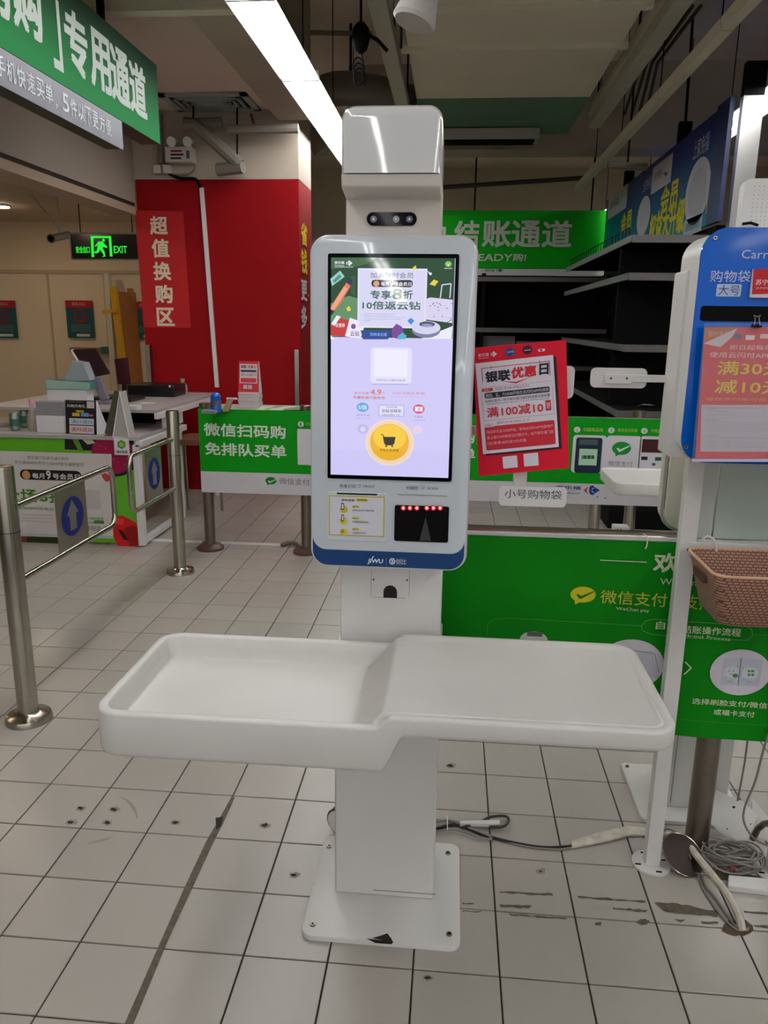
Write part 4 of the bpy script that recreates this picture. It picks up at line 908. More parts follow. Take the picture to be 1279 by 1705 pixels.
p.oval(866, 1050, 911, 1082, (196, 206, 196), 1); p.rect(878, 1051, 903, 1060, (96, 100, 100), 2)
p.line([(1141, 1102), (1151, 1112), (1139, 1123)], .0034, CR_, 1)
p.oval(1187, 1079, 1278, 1160, (212, 204, 216), 1, 40)
p.rect(1205, 1094, 1229, 1141, (190, 194, 206), 2, .002); p.rect(1234, 1096, 1264, 1143, (184, 190, 204), 2, .002); p.rect(1207, 1109, 1229, 1129, (206, 208, 216), 3); p.rect(1238, 1110, 1261, 1130, (206, 208, 216), 3)
for x_ in (1214, 1221): p.oval(x_-.8, 1116, x_+.8, 1118, (60, 60, 60), 4)
p.line([(1215, 1122), (1220, 1122)], .001, (60, 60, 60), 4); p.oval(1220, 1121, 1228, 1128, (60, 130, 60), 4)
for a_, b_ in ((1245, 1115), (1251, 1115), (1245, 1121), (1251, 1121)): p.rect(a_, b_, a_+4, b_+4, (60, 150, 60), 4)
for x0_, x1_, ya in ((1207, 1229, 1109), (1238, 1261, 1111)):
    for (cx_, cy_, sx_, sy_) in ((x0_, ya, 1, 1), (x1_, ya, -1, 1), (x0_, ya+19, 1, -1), (x1_, ya+19, -1, -1)): p.line([(cx_, cy_+4*sy_), (cx_, cy_), (cx_+4*sx_, cy_)], .0007, (90, 90, 90), 4)
p.text('刷脸支付', 1211, 1133, 1220, 1135.5, (90, 90, 90), 0, 4); p.text('扫码支付', 1243, 1134, 1253, 1136.5, (90, 90, 90), 0, 4)
p.text('选择刷脸支付/微信支付', 1153, 1163, 1308, 1181, CR_, .01, 1, rot=-.015); p.text('或福卡支付', 1189, 1181, 1256, 1194, CR_, .01, 1, rot=-.02)
p.line([(1127, 1197), (1170, 1201), (1279, 1208)], .0009, (60, 150, 60), 1)
p.build(nb, 'banner_print', 'cream and yellow lettering with round picture medallions')
MB().tube([atY(1071, 889, 1.94), atY(1077, 893, 1.938), atY(1078, 905, 1.94), atY(1075, 914, 1.94)], .0016, WHITE, n=6, smooth=3).build('cable_tie', nb)
fl2 = thing('post_flange', atZ(1150, 1430, 0), 'loose round steel flange leaning under the cables by the barrier post', 'flange')
c0 = atZ(1136, 1424, .028); dn = Vector((.25, -.45, .86)).normalized()
MB().cyl(c0, c0+dn*.006, .058, mat('dark_flange_steel', (78, 68, 66), .35, metal=.8), n=28).build('disc', fl2); MB().tube([c0+dn*.006+(dn.orthogonal().normalized()*cos(a_)+dn.cross(dn.orthogonal().normalized())*sin(a_))*.06 for a_ in [2*pi*i_/28 for i_ in range(29)]], .0022, STEEL, n=6).build('rim', fl2)
fl3 = thing('post_flange', atZ(548, 1396, 0), 'round bright steel flange standing against the back of the pedestal', 'flange')
c0 = atZ(562, 1398, 0)+Vector((.0, .02, .042)); MB().cyl(c0, c0+Vector((.016, .03, .0)), .042, DSTEEL, n=28).build('ring', fl3); MB().cyl(c0-Vector((.0012, .0024, 0)), c0, .036, mat('bright_lining', (240, 236, 228), .4), n=28).build('lining', fl3)

# =================================================================== CABLES ON THE FLOOR
def fpath(pts, z): return [atZ(x, y, z if not isinstance(z, (list, tuple)) else z[i]) for i, (x, y) in enumerate(pts)]
def cable(name, pts, r, m_, label, z=None, sm=5, cat='cable', group=None):
    P_ = fpath(pts, z if z is not None else r+.0005)
    o_ = MB().tube(P_, r, m_, n=8, smooth=sm).build(name, origin=P_[0]); return tag(o_, label, cat, group)
BLKC = mat('black_cable_sheath', (18, 16, 15), .4); DWC = mat('dirty_white_conduit', (204, 196, 182), .55, noise=.3, nscale=30)
cable('power_cable', [(700, 1382), (728, 1379), (762, 1373), (800, 1388), (850, 1402), (905, 1411), (952, 1409)], .0042, BLKC, 'black power cable running from the pedestal across the tiles')
cable('power_cable', [(770, 1378), (800, 1368), (818, 1360), (842, 1359), (847, 1367), (838, 1376), (815, 1377)], .004, BLKC, 'looped black cable end on the tiles right of the pedestal', z=.012)
cable('data_cable', [(700, 1371), (728, 1368), (748, 1366), (775, 1376), (812, 1391), (817, 1397), (800, 1395), (770, 1384), (745, 1381), (725, 1387)], .0035, GREYC, 'grey cable doubled back beside the pedestal', z=.009)
cable('data_cable', [(725, 1365), (760, 1368), (800, 1385), (860, 1406), (920, 1414), (950, 1411), (985, 1395), (1030, 1381), (1060, 1386), (1085, 1400), (1110, 1402)], .003, GREYC, 'long grey cable arching from pedestal to the stand leg')
a = fpath([(765, 1372), (832, 1370), (832, 1377), (766, 1377)], .008); o_ = MB().hexa(a[::-1], (0, 0, .012), WHITE).build('cable_duct_piece', origin=a[0], bevel=.002); tag(o_, 'short white trunking piece with cables tied to it', 'trunking')
o_ = MB().tube(fpath([(745, 1382), (745, 1358)], .02), .0015, WHITE, n=6).build('cable_tie', o_)
a = fpath([(952, 1402), (1000, 1388), (1045, 1378), (1082, 1382)], .004); b = fpath([(952, 1413), (1005, 1403), (1050, 1392), (1085, 1393)], .004)
m = MB()
for i in range(3): m.hexa([b[i], b[i+1], a[i+1], a[i]], (0, 0, .006), DWC)
tag(m.build('floor_trunking', origin=a[0]), 'flat bent white trunking strip leading to the stand leg', 'trunking')
cable('floor_conduit', [(1098, 1388), (1122, 1392), (1145, 1407), (1166, 1432), (1190, 1462), (1213, 1492), (1230, 1525), (1236, 1550)], .0105, DWC, 'grimy white hose curving down to the hole in the floor', cat='hose', z=[.012, .02, .03, .035, .035, .03, .02, -.0])
for k_, (dx, dy, lb) in enumerate(((-14, 6, 'leftmost'), (10, -2, 'rightmost'), (-6, 12, 'second from the left'))):
    cable('data_cable', [(1168+dx*.5, 1428+dy), (1180+dx, 1462+dy), (1200+dx*1.4, 1496), (1222+dx*1.2, 1530), (1236+dx*.5, 1549), (1244+dx*.3, 1545)], .0028, GREYC, 'grey cable dropping into the floor hole, %s beside the hose' % lb)
cable('data_cable', [(1098, 1420), (1115, 1440), (1150, 1453), (1180, 1455), (1200, 1440)], .003, GREYC, 'grey cable curving low in front of the steel barrier post')
cable('data_cable', [(1101, 1415), (1098, 1395), (1110, 1380), (1130, 1390), (1142, 1410), (1150, 1430)], .0025, GREYC, 'thin grey cable looping around the loose flange', z=.03)
cn = atZ(1215, 1438, .0)
cc = thing('cable_coil', cn, 'thick untidy coil of grey cable on the floor by the barrier post', 'cable')
rn = random.Random(3)
for k_ in range(16):
    pts = []
    ox_, oy_ = rn.uniform(-.025, .025), rn.uniform(-.018, .018); rr_ = rn.uniform(.45, 1.1); zz = .004+k_*.0028
    for i in range(25):
        an = 2*pi*i/24; pts.append((cn.x+ox_+.078*rr_*cos(an)+.01*sin(2*an+k_), cn.y+oy_+.046*rr_*sin(an), max(.0035, zz+.01*sin(an*2+k_*1.7))))
    MB().tube(pts, .0028, GREYC, n=6).build('cable_turn', cc)
MB().cyl(cn+Vector((-.02, -.055, .03)), cn+Vector((-.008, -.06, .03)), .006, mat('red_tape', (130, 24, 30), .5), n=8).build('red_tape', cc)
jb = thing('junction_box', atZ(1235, 1400, 0), 'white metal junction box lying tilted on the cables', 'junction box')
q = [atY(1200, 1388, 2.02), atY(1243, 1408, 1.97), atY(1263, 1358, 2.03), atY(1217, 1338, 2.08)]
MB().hexa(q, (-.03, .045, .015), WHITE).build('box_body', jb, bevel=.002)
q = [atY(1252, 1395, 2.06), atY(1290, 1410, 2.03), atY(1300, 1385, 2.05), atY(1252, 1330, 2.10)]
MB().hexa(q, (0, .006, 0), WHITE).build('lid', jb, bevel=.001)
for c_, r__ in (((1211, 1380), .002), ((1250, 1372), .002), ((1222, 1344), .004)): bolt_part(atY(*c_, 2.012), r__, jb, MATTE, up=(0, -1, 0), h=.001)
P_ = [atY(1254, 1396, 2.0), atY(1262, 1380, 1.99), atY(1272, 1372, 1.98), atY(1290, 1368, 1.97)]
hs = MB(); 
for i in range(16):
    t_ = i/15*3; k_ = min(int(t_), 2); f_ = t_-k_; c_ = P_[k_].lerp(P_[k_+1], f_); d_ = (P_[k_+1]-P_[k_]).normalized()
    hs.cyl(c_-d_*.002, c_+d_*.002, .009, DSTEEL, n=10)
hs.tube(P_, .007, DSTEEL, n=10); tag(hs.build('corrugated_hose', origin=P_[0]), 'short corrugated metal hose entering the junction box', 'hose')
tag(MB().tube([atY(1283, 1215, 1.93), atY(1271, 1250, 1.93), atY(1258, 1300, 1.94), atY(1240, 1345, 1.95), atY(1240, 1372, 1.95), atY(1258, 1398, 1.95), atY(1290, 1412, 1.95)], .003, GREYC, n=6, smooth=5).build('hanging_cable', origin=atY(1240, 1372, 1.95)), 'grey cable hanging at the right edge in front of the box', 'cable')
tag(MB().tube([atY(1246, 1222, 2.1), atY(1240, 1270, 2.1), atY(1228, 1335, 2.08)], .0028, GREYC, n=6, smooth=3).build('hanging_cable', origin=atY(1240, 1270, 2.1)), 'straight grey cable hanging down into the junction box', 'cable')
a = fpath([(1211, 1484), (1310, 1496), (1310, 1475), (1212, 1466)], 0); tag(MB().hexa(a, (0, 0, .018), WHITE).build('floor_trunking', origin=a[0], bevel=.002), 'straight white trunking on the floor at the right edge', 'trunking')

# =================================================================== GATES ON THE LEFT
def gate(px, py, cx, X, y0, y1, ztop, zlow, arm_from, arm_to, label, plate):
    g_ = thing('swing_gate', (X, py, 0), label, 'gate')
    MB().lathe((X, py, 0), [(.036, .0), (.036, .955), (.0355, .957), (.033, .958)], STEEL, 28).build('post', g_)
    MB().lathe((X, py, 0), [(.083, 0), (.083, .008), (.078, .022), (.045, .030), (.038, .036)], STEEL, 32).build('base_flange', g_)
    MB().lathe((X, py, 0), [(.0367, zlow+.19), (.0367, zlow+.192)], MATTE, 24).build('joint_ring', g_)
    yn = arm_from; yf = arm_to; sgn = 1 if yf > yn else -1; r_ = .055
    pts = [(X, yn, ztop)]+[(X, yf-sgn*r_, ztop)]
    for a in range(15, 91, 15): pts.append((X, yf-sgn*r_+sgn*r_*sin(math.radians(a)), ztop-r_+r_*cos(math.radians(a))))
    for a in range(0, 91, 15): pts.append((X, yf-sgn*r_+sgn*r_*cos(math.radians(a)), zlow+r_-r_*sin(math.radians(a))))
    pts.append((X, yn, zlow))
    MB().tube(pts, .0125, STEEL, n=12).build('arm', g_)
    ya, yb = plate; z0_, z1_ = zlow+.005, ztop-.005
    pn = MB().box(X-.002, X+.002, ya, yb, z0_, z1_, mat('arrow_plate_steel', (150, 142, 128), .35, metal=.9)).build('sign_plate', g_)
    for s_ in (1,):
        pl_ = Pl((X+.0021, (ya+yb)/2, (z0_+z1_)/2), (0, 1, 0)); p = Print(pl_, .0006, px=False)
        hw = (yb-ya)/2*.74; hh = min((z1_-z0_)/2*.62, .098)
        p.poly([(hw*cos(2*pi*i/32), hh*sin(2*pi*i/32)) for i in range(32)], (14, 26, 104), 1, raw=True)
        k = hh/.1; kx = hw/.1
        p.poly([(0, .085*k), (-.055*kx, .01*k), (-.03*kx, .01*k), (-.03*kx, -.07*k), (.03*kx, -.07*k), (.03*kx, .01*k), (.055*kx, .01*k)], mat('arrow_grey', (120, 117, 110), .4, metal=.4), 2, raw=True)
        p.build(pn, 'arrow_print', 'blue oval with grey arrow')
    return g_
gate(0, 2.476, 0, -1.53, 0, 0, .805, .535, 2.476, 3.32, 'steel swing gate with blue arrow plate at the left edge', (2.80, 3.05))
gate(0, 4.227, 0, -1.57, 0, 0, .80, .515, 4.227, 3.60, 'farther steel swing gate with blue arrow plate, post beside the green barrier', (3.80, 4.02))

# =================================================================== MIDDLE GREEN BARRIERS
def stanchion(x, y, parent, h=.95, foot=True):
    MB().lathe((x, y, 0), [(.034, 0), (.034, h), (.030, h+.002)], DSTEEL, 24).build('post', parent)
    if foot: MB().lathe((x, y, 0), [(.088, 0), (.088, .014), (.055, .035), (.036, .04)], mat('taped_brown_foot', (84, 58, 50), .4), 24).build('foot', parent)
mbn = thing('barrier_banner', (-1.2, 4.7, 0), 'green and white payment banner on steel posts left of the kiosk', 'banner')
for x_ in (-1.545, -.905): stanchion(x_, 4.73, mbn)
B1 = Pl((0, 4.655, 0), (1, 0, 0))
MB().box(-1.565, -.80, 4.66, 4.668, .53, .923, mat('green_vinyl_print', (0, 146, 16), .55, spec=.2)).build('green_sheet', mbn)
MB().box(-1.565, -.80, 4.66, 4.668, .395, .53, mat('white_vinyl_print', (206, 202, 208), .4)).build('white_hem', mbn)
MB().box(-1.53, -.80, 4.69, 5.05, .90, .915, mat('grey_board', (150, 148, 148), .5)).build('rail_shelf', mbn)
p = Print(Pl((0, 4.6595, 0), (1, 0, 0)), .001)
WG = (222, 232, 216)
p.text('微信扫码购', 339, 705, 476, 730, WG, .03, 1, rot=-.015); p.text('免排队买单', 341, 737, 477, 762, WG, .03, 1, rot=-.015)
p.rect(495, 714, 540, 775, (220, 216, 222), 1, .008); p.oval(496, 701.5, 506, 711, (220, 216, 222), 1); p.text('1', 499.5, 703.5, 502, 709, (20, 130, 40), 0, 2); p.text('扫描', 510, 703, 524, 709, (190, 220, 90), 0, 2)
chat_logo(p, 442, 794, 460.5, 807, (10, 128, 30), (220, 230, 220), 1); p.text('微信支付', 465, 796, 516, 808, (120, 116, 122), .0, 1, rot=-.015)
p.build(mbn, 'banner_print')
mb2 = thing('barrier_banner', (.8, 4.52, 0), 'green and white banner with three instruction pictures behind the red poster', 'banner')
X0, X1 = -.55, 1.75
MB().box(X0, X1, 4.50, 4.508, .555, .94, mat('green_vinyl_print', (0, 146, 16), .55, spec=.2)).build('green_sheet', mb2)
MB().box(X0, X1, 4.50, 4.508, .432, .555, mat('white_vinyl_print', (206, 202, 208), .4)).build('white_hem', mb2)
MB().box(X0, X1, 4.51, 4.53, .93, .945, STEEL).build('rail', mb2)
for x_, h__ in ((-.5, .9), (.875, .9), (1.08, .985)): MB().lathe((x_, 4.56, 0), [(.034, 0), (.034, h__)], STEEL, 20).build('post', mb2)
p = Print(Pl((0, 4.4995, 0), (1, 0, 0)), .001)
p.text('扫码购', 730, 717, 790, 738, WG, .03, 1); p.text('买单', 745, 746, 791, 766, WG, .03, 1)
for i, (x0, x1, n_, t_) in enumerate(((955, 1006, '2', '扫描商品码'), (1011, 1063, '3', '微信支付买单'), (1067, 1120, '4', '专用通道出口'))):
    p.rect(x0, 724+i*1, x1, 788, (220, 214, 222), 1, .02); cx_ = x0+6 if i != 1 else 1018
    p.oval(cx_-5, 710.5+i, cx_+5, 720.5+i, (220, 216, 222), 1); p.text(n_, cx_-1.5, 713+i, cx_+1.5, 718.5+i, (20, 130, 40), 0, 2)
    p.text(t_, cx_+11, 712+i, x1-2, 719+i, (196, 214, 90), .0, 1)
p.rect(960, 728, 999, 788, (24, 40, 62), 2, .015); p.rect(963, 728.5, 996, 731, (90, 44, 30), 3); p.rect(965, 731.5, 995, 741, (70, 92, 96), 3); p.rect(965, 747, 993, 775, (176, 216, 186), 3)
for i in range(9): p.rect(969+i*2.3, 758, 969+i*2.3+(1.6 if i % 3 else .8), 764, (40, 50, 50), 4)
chat_logo(p, 1020, 735, 1050, 758, (18, 140, 50), (226, 232, 226), 2); p.text('微信支付', 1013, 767, 1053, 777, (130, 128, 134), 0, 2, rot=-.02)
p.rect(1070, 731, 1103, 754, (66, 26, 24), 2); p.rect(1068, 760, 1078, 766, (30, 30, 34), 2); p.rect(1091, 761, 1101, 767, (20, 90, 60), 2); p.rect(1086, 771, 1091, 775, (60, 60, 64), 2)
p.text('家乐福', 926, 808, 967, 815.5, (40, 60, 120), .02, 1, rot=-.01); p.text('Carrefour', 918, 818, 966, 823, (60, 80, 130), 0, 1); store_logo(p, 972, 808, 999, 824.5, (200, 50, 40), (20, 60, 150), 1)
for x_, y_ in ((995, 827), (1008, 829), (1006, 701), (1020, 701)): p.oval(x_-1.2, y_-1, x_+1.2, y_+1, (40, 40, 40), 1)
p.build(mb2, 'banner_print')
# things on the rail shelf of the left barrier
SZ = .915
def sit(x, y, z=SZ): return atZ(x, y, z)
a = sit(360, 686)
t = thing('blue_tape_roll', a, 'blue plastic bottle standing below the white conduit on the barrier shelf', 'bottle')
t.name = 'blue_bottle'
MB().lathe(a, [(.03, 0), (.032, .03), (.026, .045), (.024, .06), (.03, .075), (.03, .1), (.02, .112), (.008, .118)], mat('blue_plastic', (20, 90, 190), .25), 16).build('body', t)
MB().lathe(a, [(.0325, .04), (.0325, .068), (.031, .069)], mat('grey_blue_label', (70, 80, 96), .5), 16).build('label_band', t)
for i in range(5):
    a = sit(397, 681); hh = .021
    t = thing('white_box', (a.x+.06, a.y+.05, SZ+i*hh), 'white carton in the stack under the red sign, ' + ('bottom', 'second from bottom', 'middle', 'second from top', 'top')[i] + ' one', 'box', 'white cartons on the barrier shelf')
    dx = (i % 2)*.003
    MB().box(a.x+dx, a.x+.13+dx, a.y, a.y+.10, SZ+i*hh, SZ+(i+1)*hh-.001, mat('pinkish_white_card', (206, 196, 196), .5)).build('carton', t, bevel=.001)
    MB().box(a.x+dx, a.x+.10+dx, a.y-.0012, a.y, SZ+i*hh+.009, SZ+i*hh+.011, mat('faint_red_print', (186, 140, 144), .5)).build('print_line', t)
a = sit(397, 681); sz_ = SZ+5*.021
t = thing('table_sign', (a.x+.06, a.y+.05, sz_), 'small red coupon stand on top of the white cartons', 'sign')
MB().hexa([(a.x-.002, a.y+.02, sz_), (a.x+.128, a.y+.02, sz_), (a.x+.124, a.y+.05, sz_+.19), (a.x-.002, a.y+.05, sz_+.19)], (0, .003, 0), mat('red_card', (196, 30, 44), .4)).build('front_card', t)
MB().hexa([(a.x+.128, a.y+.1, sz_), (a.x+.130, a.y+.02, sz_), (a.x+.126, a.y+.05, sz_+.19), (a.x+.124, a.y+.053, sz_+.19)], (.002, 0, 0), mat('white_card', (222, 220, 222), .5)).build('side_fold', t)
pl_ = Pl((a.x, a.y+.019, sz_), (1, 0, 0), (0, .03, .19)); p = Print(pl_, .001, px=False)
p.rect(.006, .055, .118, .175, (216, 210, 214), 1); p.text('银联', .012, .148, .05, .168, (60, 40, 50), .03, 2); p.text('优惠日', .055, .148, .11, .168, (200, 40, 50), .03, 2); p.rect(.012, .125, .112, .138, (50, 54, 80), 2); p.text('满100减10', .012, .098, .112, .118, (190, 60, 70), .0, 2); p.rect(.012, .06, .112, .088, (200, 60, 70), 2); p.rect(.03, .02, .055, .045, (200, 190, 190), 1); p.rect(.06, .02, .085, .045, (200, 190, 190), 1)
p.build(t, 'sign_print')
a = sit(378, 685)
t = thing('card_rack', a, 'brown leaning cards beside the white cartons', 'cards')
MB().hexa([(a.x-.03, a.y, SZ), (a.x+.01, a.y, SZ), (a.x+.035, a.y+.02, SZ+.075), (a.x+.0, a.y+.02, SZ+.075)], (0, .02, .0), mat('brown_card', (150, 120, 92), .6)).build('card', t)
MB().box(a.x-.01, a.x+.055, a.y+.03, a.y+.05, SZ+.07, SZ+.08, mat('white_card', (222, 220, 222), .5)).build('ledge', t)
a = sit(455, 684)
t = thing('leaflet_pile', a, 'loose green and white leaflets on the barrier shelf', 'leaflets')
for i in range(5):
    x_ = a.x-.12+i*.045; MB().hexa([(x_, a.y+.02*(i % 2), SZ+.002*i), (x_+.1, a.y, SZ+.002*i), (x_+.11, a.y+.12, SZ+.014+.002*i), (x_+.01, a.y+.13, SZ+.012)], (0, 0, .001), mat('leaflet_%d' % (i % 3), [(170, 180, 150), (80, 120, 60), (190, 180, 170)][i % 3], .5)).build('leaflet', t)
a = sit(343, 688)
o_ = MB().box(a.x-.02, a.x+.06, a.y-.02, a.y+.04, SZ, SZ+.018, mat('grey_slotted_metal', (130, 126, 140), .5)).build('cable_clip_strip', origin=a); tag(o_, 'small grey slotted strip at the left end of the barrier shelf', 'strip')

# =================================================================== LEFT CHECKOUT DESK
dk = thing('checkout_desk', (-2.4, 4.9, 0), 'white checkout desk with vegetable-print front and big white price poster', 'desk')
TOPG = mat('grey_laminate_top', (168, 162, 162), .4)
MB().box(-3.4, -1.975, 4.70, 5.5, .705, .73, TOPG).build('top', dk, bevel=.002)
MB().box(-2.0, -1.955, 4.70, 5.55, .665, .705, WHITE).build('edge_rail', dk, bevel=.002)
for y_ in (4.70, 5.46): MB().box(-2.02, -1.975, y_, y_+.04, .01, .68, WHITE).build('leg', dk, bevel=.002)
MB().box(-3.38, -3.34, 5.44, 5.48, 0, .70, WHITE).build('leg', dk)
MB().box(-2.02, -1.975, 4.74, 5.46, .02, .05, WHITE).build('floor_rail', dk)
MB().box(-3.4, -2.02, 4.715, 4.73, .02, .705, mat('bright_green_print', (96, 176, 30), .35)).build('front_panel', dk)
D1 = Pl((0, 4.7145, 0), (1, 0, 0)); p = Print(D1, .0008)
p.poly([(108, 727), (222, 729), (226, 780), (205, 792), (180, 795), (180, 752), (108, 748)], (30, 24, 28), 1)
p.poly([(118, 727), (128, 727), (140, 752), (132, 752)], (96, 150, 40), 2); p.poly([(133, 728), (150, 729), (160, 738), (146, 740)], (200, 200, 160), 2)
p.oval(150, 722, 226, 790, (158, 20, 70), 2)
for i in range(16): x_, y_ = 160+random.random()*56, 735+random.random()*44; p.oval(x_, y_, x_+2, y_+1.4, (226, 120, 150), 3)
p.poly([(185, 862), (204, 858), (226, 870), (236, 890), (232, 911), (196, 909), (188, 890)], (206, 26, 24), 2); p.poly([(207, 880), (222, 874), (234, 884), (235, 908), (216, 909)], (150, 14, 18), 3); p.poly([(196, 880), (206, 884), (214, 900), (206, 898)], (60, 20, 16), 4); p.poly([(188, 862), (208, 864), (204, 874), (190, 872)], (232, 60, 44), 3)
p.oval(22, 874, 47, 908, (120, 52, 46), 2); p.poly([(0, 890), (110, 893), (110, 906), (0, 903)], (40, 50, 20), 1)
p.poly([(-80, 748), (186, 756), (189, 896), (-80, 884)], (212, 206, 202), 4); p.poly([(-80, 884), (189, 892), (189, 897), (-80, 889)], (180, 190, 180), 5)
p.text('家乐福门店/家乐福小程序', 46, 759, 115, 766, (90, 100, 90), .0, 6, rot=-.01); p.text('苏宁易购APP/苏宁小店APP家乐福频道页', 25, 767, 140, 776, (90, 100, 90), .0, 6, rot=-.01)
p.rect(33, 781, 137, 801, (30, 22, 22), 6, .04); p.oval(37, 783, 52, 798, (196, 150, 90), 7); p.text('每月', 54, 787, 75, 797, (226, 222, 220), .02, 7); p.text('9', 77, 783, 86, 798, (226, 222, 220), .03, 7); p.text('号会员日', 88, 788, 134, 799, (226, 222, 220), .02, 7)
p.text('全场8折', 2, 812, 112, 838, (70, 130, 30), .03, 6); p.text('生鲜除特殊商品', 30, 843, 90, 850, (80, 130, 50), .0, 6)
for i in range(3): p.text('活动日期：随时会员享受优惠数量有限先到先得以实际为准', 25, 855+i*5.5, 88, 858.5+i*5.5, (150, 60, 50), .0, 6)
p.rect(136, 815, 169, 848, (196, 190, 186), 5.5); p.text('加入随时会员', 140, 860, 173, 866, (60, 130, 40), .01, 6); p.text('享全场优惠', 141, 867, 158, 872, (60, 130, 40), .0, 6); p.rect(157, 866, 174, 872, (70, 130, 50), 6); p.text('惠阳店', 143, 875, 169, 884, (60, 66, 60), .0, 6)
p.line([(174, 758), (178, 762), (182, 780)], .002, (120, 170, 120), 6)
p.poly([(169, 790), (176, 787), (183, 792), (184, 800), (177, 802), (172, 796)], (200, 60, 50), 7)
p.build(dk, 'front_print', 'printed vegetables with white members day poster')
sh = dk
SHZ = .87
MB().box(-3.2, -1.96, 4.98, 6.35, SHZ-.02, SHZ, TOPG).build('raised_top', sh, bevel=.002)
MB().box(-1.975, -1.945, 4.98, 6.35, SHZ-.06, SHZ-.02, WHITE).build('raised_edge_rail', sh, bevel=.002)
for y_ in (5.15, 5.44): MB().box(-1.99, -1.955, y_, y_+.035, .73, SHZ-.04, WHITE).build('leg', sh)
for y_ in (6.28,): MB().box(-1.99, -1.955, y_, y_+.04, .0, SHZ-.04, WHITE).build('leg', sh)
MB().box(-2.6, -2.1, 5.3, 5.32, .74, SHZ-.06, MATTE).build('dark_back', sh)
DZ = .7302
def dz(x, y): return atZ(x, y, DZ)
for i, (x_, y_, lb) in enumerate(((21, 718, 'nearer silver and green drink can at the left end of the desk'), (31, 714, 'drink can half hidden behind the nearer can'))):
    a = dz(x_, y_)+Vector((0, .035+.05*i, 0)); t = thing('drink_can', a, lb, 'can', 'drink cans on the desk')
    MB().lathe(a, [(.024, 0), (.031, .008), (.031, .105), (.026, .118), (.025, .120)], mat('silver_green_can', (130, 150, 138), .35, metal=.6), 20).build('can_body', t)
    MB().lathe(a, [(.0315, .03), (.0315, .08)], mat('dark_green_can_print', (60, 100, 90), .4), 20).build('can_print', t)
a = dz(51, 717)+Vector((0, .04, 0)); t = thing('glass_bottle', a, 'clear bottle with pink cap on the checkout desk', 'bottle')
MB().lathe(a, [(.036, 0), (.038, .02), (.038, .07), (.03, .11), (.014, .15), (.013, .175)], mat('clear_glass_bottle', (214, 200, 190), .08, alpha=.45), 20).build('bottle_body', t)
MB().lathe(a, [(.015, .172), (.015, .20), (.013, .203)], mat('pink_cap', (206, 130, 160), .4), 16).build('cap', t)
MB().lathe(a, [(.0305, .105), (.022, .13)], mat('bottle_label', (120, 100, 80), .5), 16).build('neck_label', t)
a, b = dz(62, 720), dz(108, 721)
t = thing('leaflet_holder', (a+b)/2, 'white box holder with grey upper half on the desk', 'holder')
MB().box(a.x, b.x, a.y, a.y+.12, DZ, DZ+.11, mat('white_card', (222, 220, 222), .5)).build('lower_box', t, bevel=.002); MB().box(a.x, b.x-.002, a.y+.01, a.y+.10, DZ+.11, DZ+.20, mat('grey_holder_top', (140, 136, 140), .5)).build('upper_box', t, bevel=.002)
a, b = dz(110, 722), dz(161, 724)
t = thing('price_card_stand', (a+b)/2, 'black promotional card stand with white price boxes on the desk', 'sign')
MB().hexa([a, b, b+Vector((-.0, .025, .215)), a+Vector((0, .025, .215))], (0, .004, 0), mat('black_card', (24, 18, 18), .4)).build('front_card', t)
MB().hexa([b+Vector((.04, .10, 0)), b+Vector((0, .002, 0)), b+Vector((0, .027, .215)), b+Vector((.004, .03, .215))], (.002, 0, 0), mat('white_card', (222, 220, 222), .5)).build('side_card', t)
w_ = (b-a).length; pl_ = Pl(a+Vector((0, -.001, 0)), b-a, (0, .025, .215)); p = Print(pl_, .0012, px=False)
def ft(t_, x0, y0, x1, y1, c, bd=.01, lay=2): p.text(t_, x0*w_, (1-y0)*.216, x1*w_, (1-y1)*.216, c, bd, lay)
def fr(x0, y0, x1, y1, c, lay=1): p.rect(x0*w_, (1-y1)*.216, x1*w_, (1-y0)*.216, c, lay)
fr(.70, .02, .94, .22, (200, 190, 190)); ft('月刷月有礼', .05, .12, .66, .21, (216, 206, 200), .02); ft('广发银行信用卡', .05, .03, .6, .06, (150, 140, 140), 0)
fr(.22, .37, .46, .47, (206, 176, 50)); fr(.5, .36, .76, .47, (100, 150, 200)); fr(.35, .29, .6, .35, (190, 160, 60)); fr(.76, .4, .9, .46, (190, 90, 90))
fr(.12, .53, .92, .72, (196, 206, 216)); ft('满51减50', .2, .57, .88, .69, (60, 120, 170), .0); fr(.12, .745, .92, .98, (216, 206, 204)); ft('满99减50', .18, .79, .88, .93, (180, 40, 44), .0)
p.build(t, 'card_print')
a = dz(195, 727); t = thing('wedge_stand', a, 'tall white triangular card wedge on the desk corner with a hanging member card', 'stand')
y_ = a.y; A0, A1, A2 = atY(188, 728, y_), atY(215, 728, y_), atY(199, 652, y_)
MB().tube([A0, A1, A2, A0], .004, WHITE, n=6).build('triangle_frame', t)
MB().hexa([A0, A1, A2, A2], (0, .10, .0), mat('pale_wedge', (168, 164, 158), .6)).build('wedge_body', t)
B0, B2 = atY(174, 722, y_+.02), atY(190, 650, y_+.02)
MB().hexa([B0, A0+Vector((-.002, .01, 0)), A2+Vector((-.002, .01, 0)), B2], (0, .02, 0), mat('olive_photo_card', (84, 86, 62), .5, noise=.4, nscale=30)).build('photo_side', t)
c0, c1 = atY(189, 729, 4.69), atY(216, 758, 4.69)
MB().box(c0.x, c1.x, 4.69, 4.692, c1.z, c0.z, mat('white_card', (222, 220, 222), .5)).build('hanging_card', t)
p = Print(Pl((0, 4.6898, 0), (1, 0, 0)), .001)
for k_ in range(6):
    an = k_*pi/3+pi/6; cx_, cy_ = 202.5+4*cos(an), 740+4*sin(an); p.oval(cx_-3.5, cy_-3.5, cx_+3.5, cy_+3.5, (90, 150, 40), 1+k_*.2)
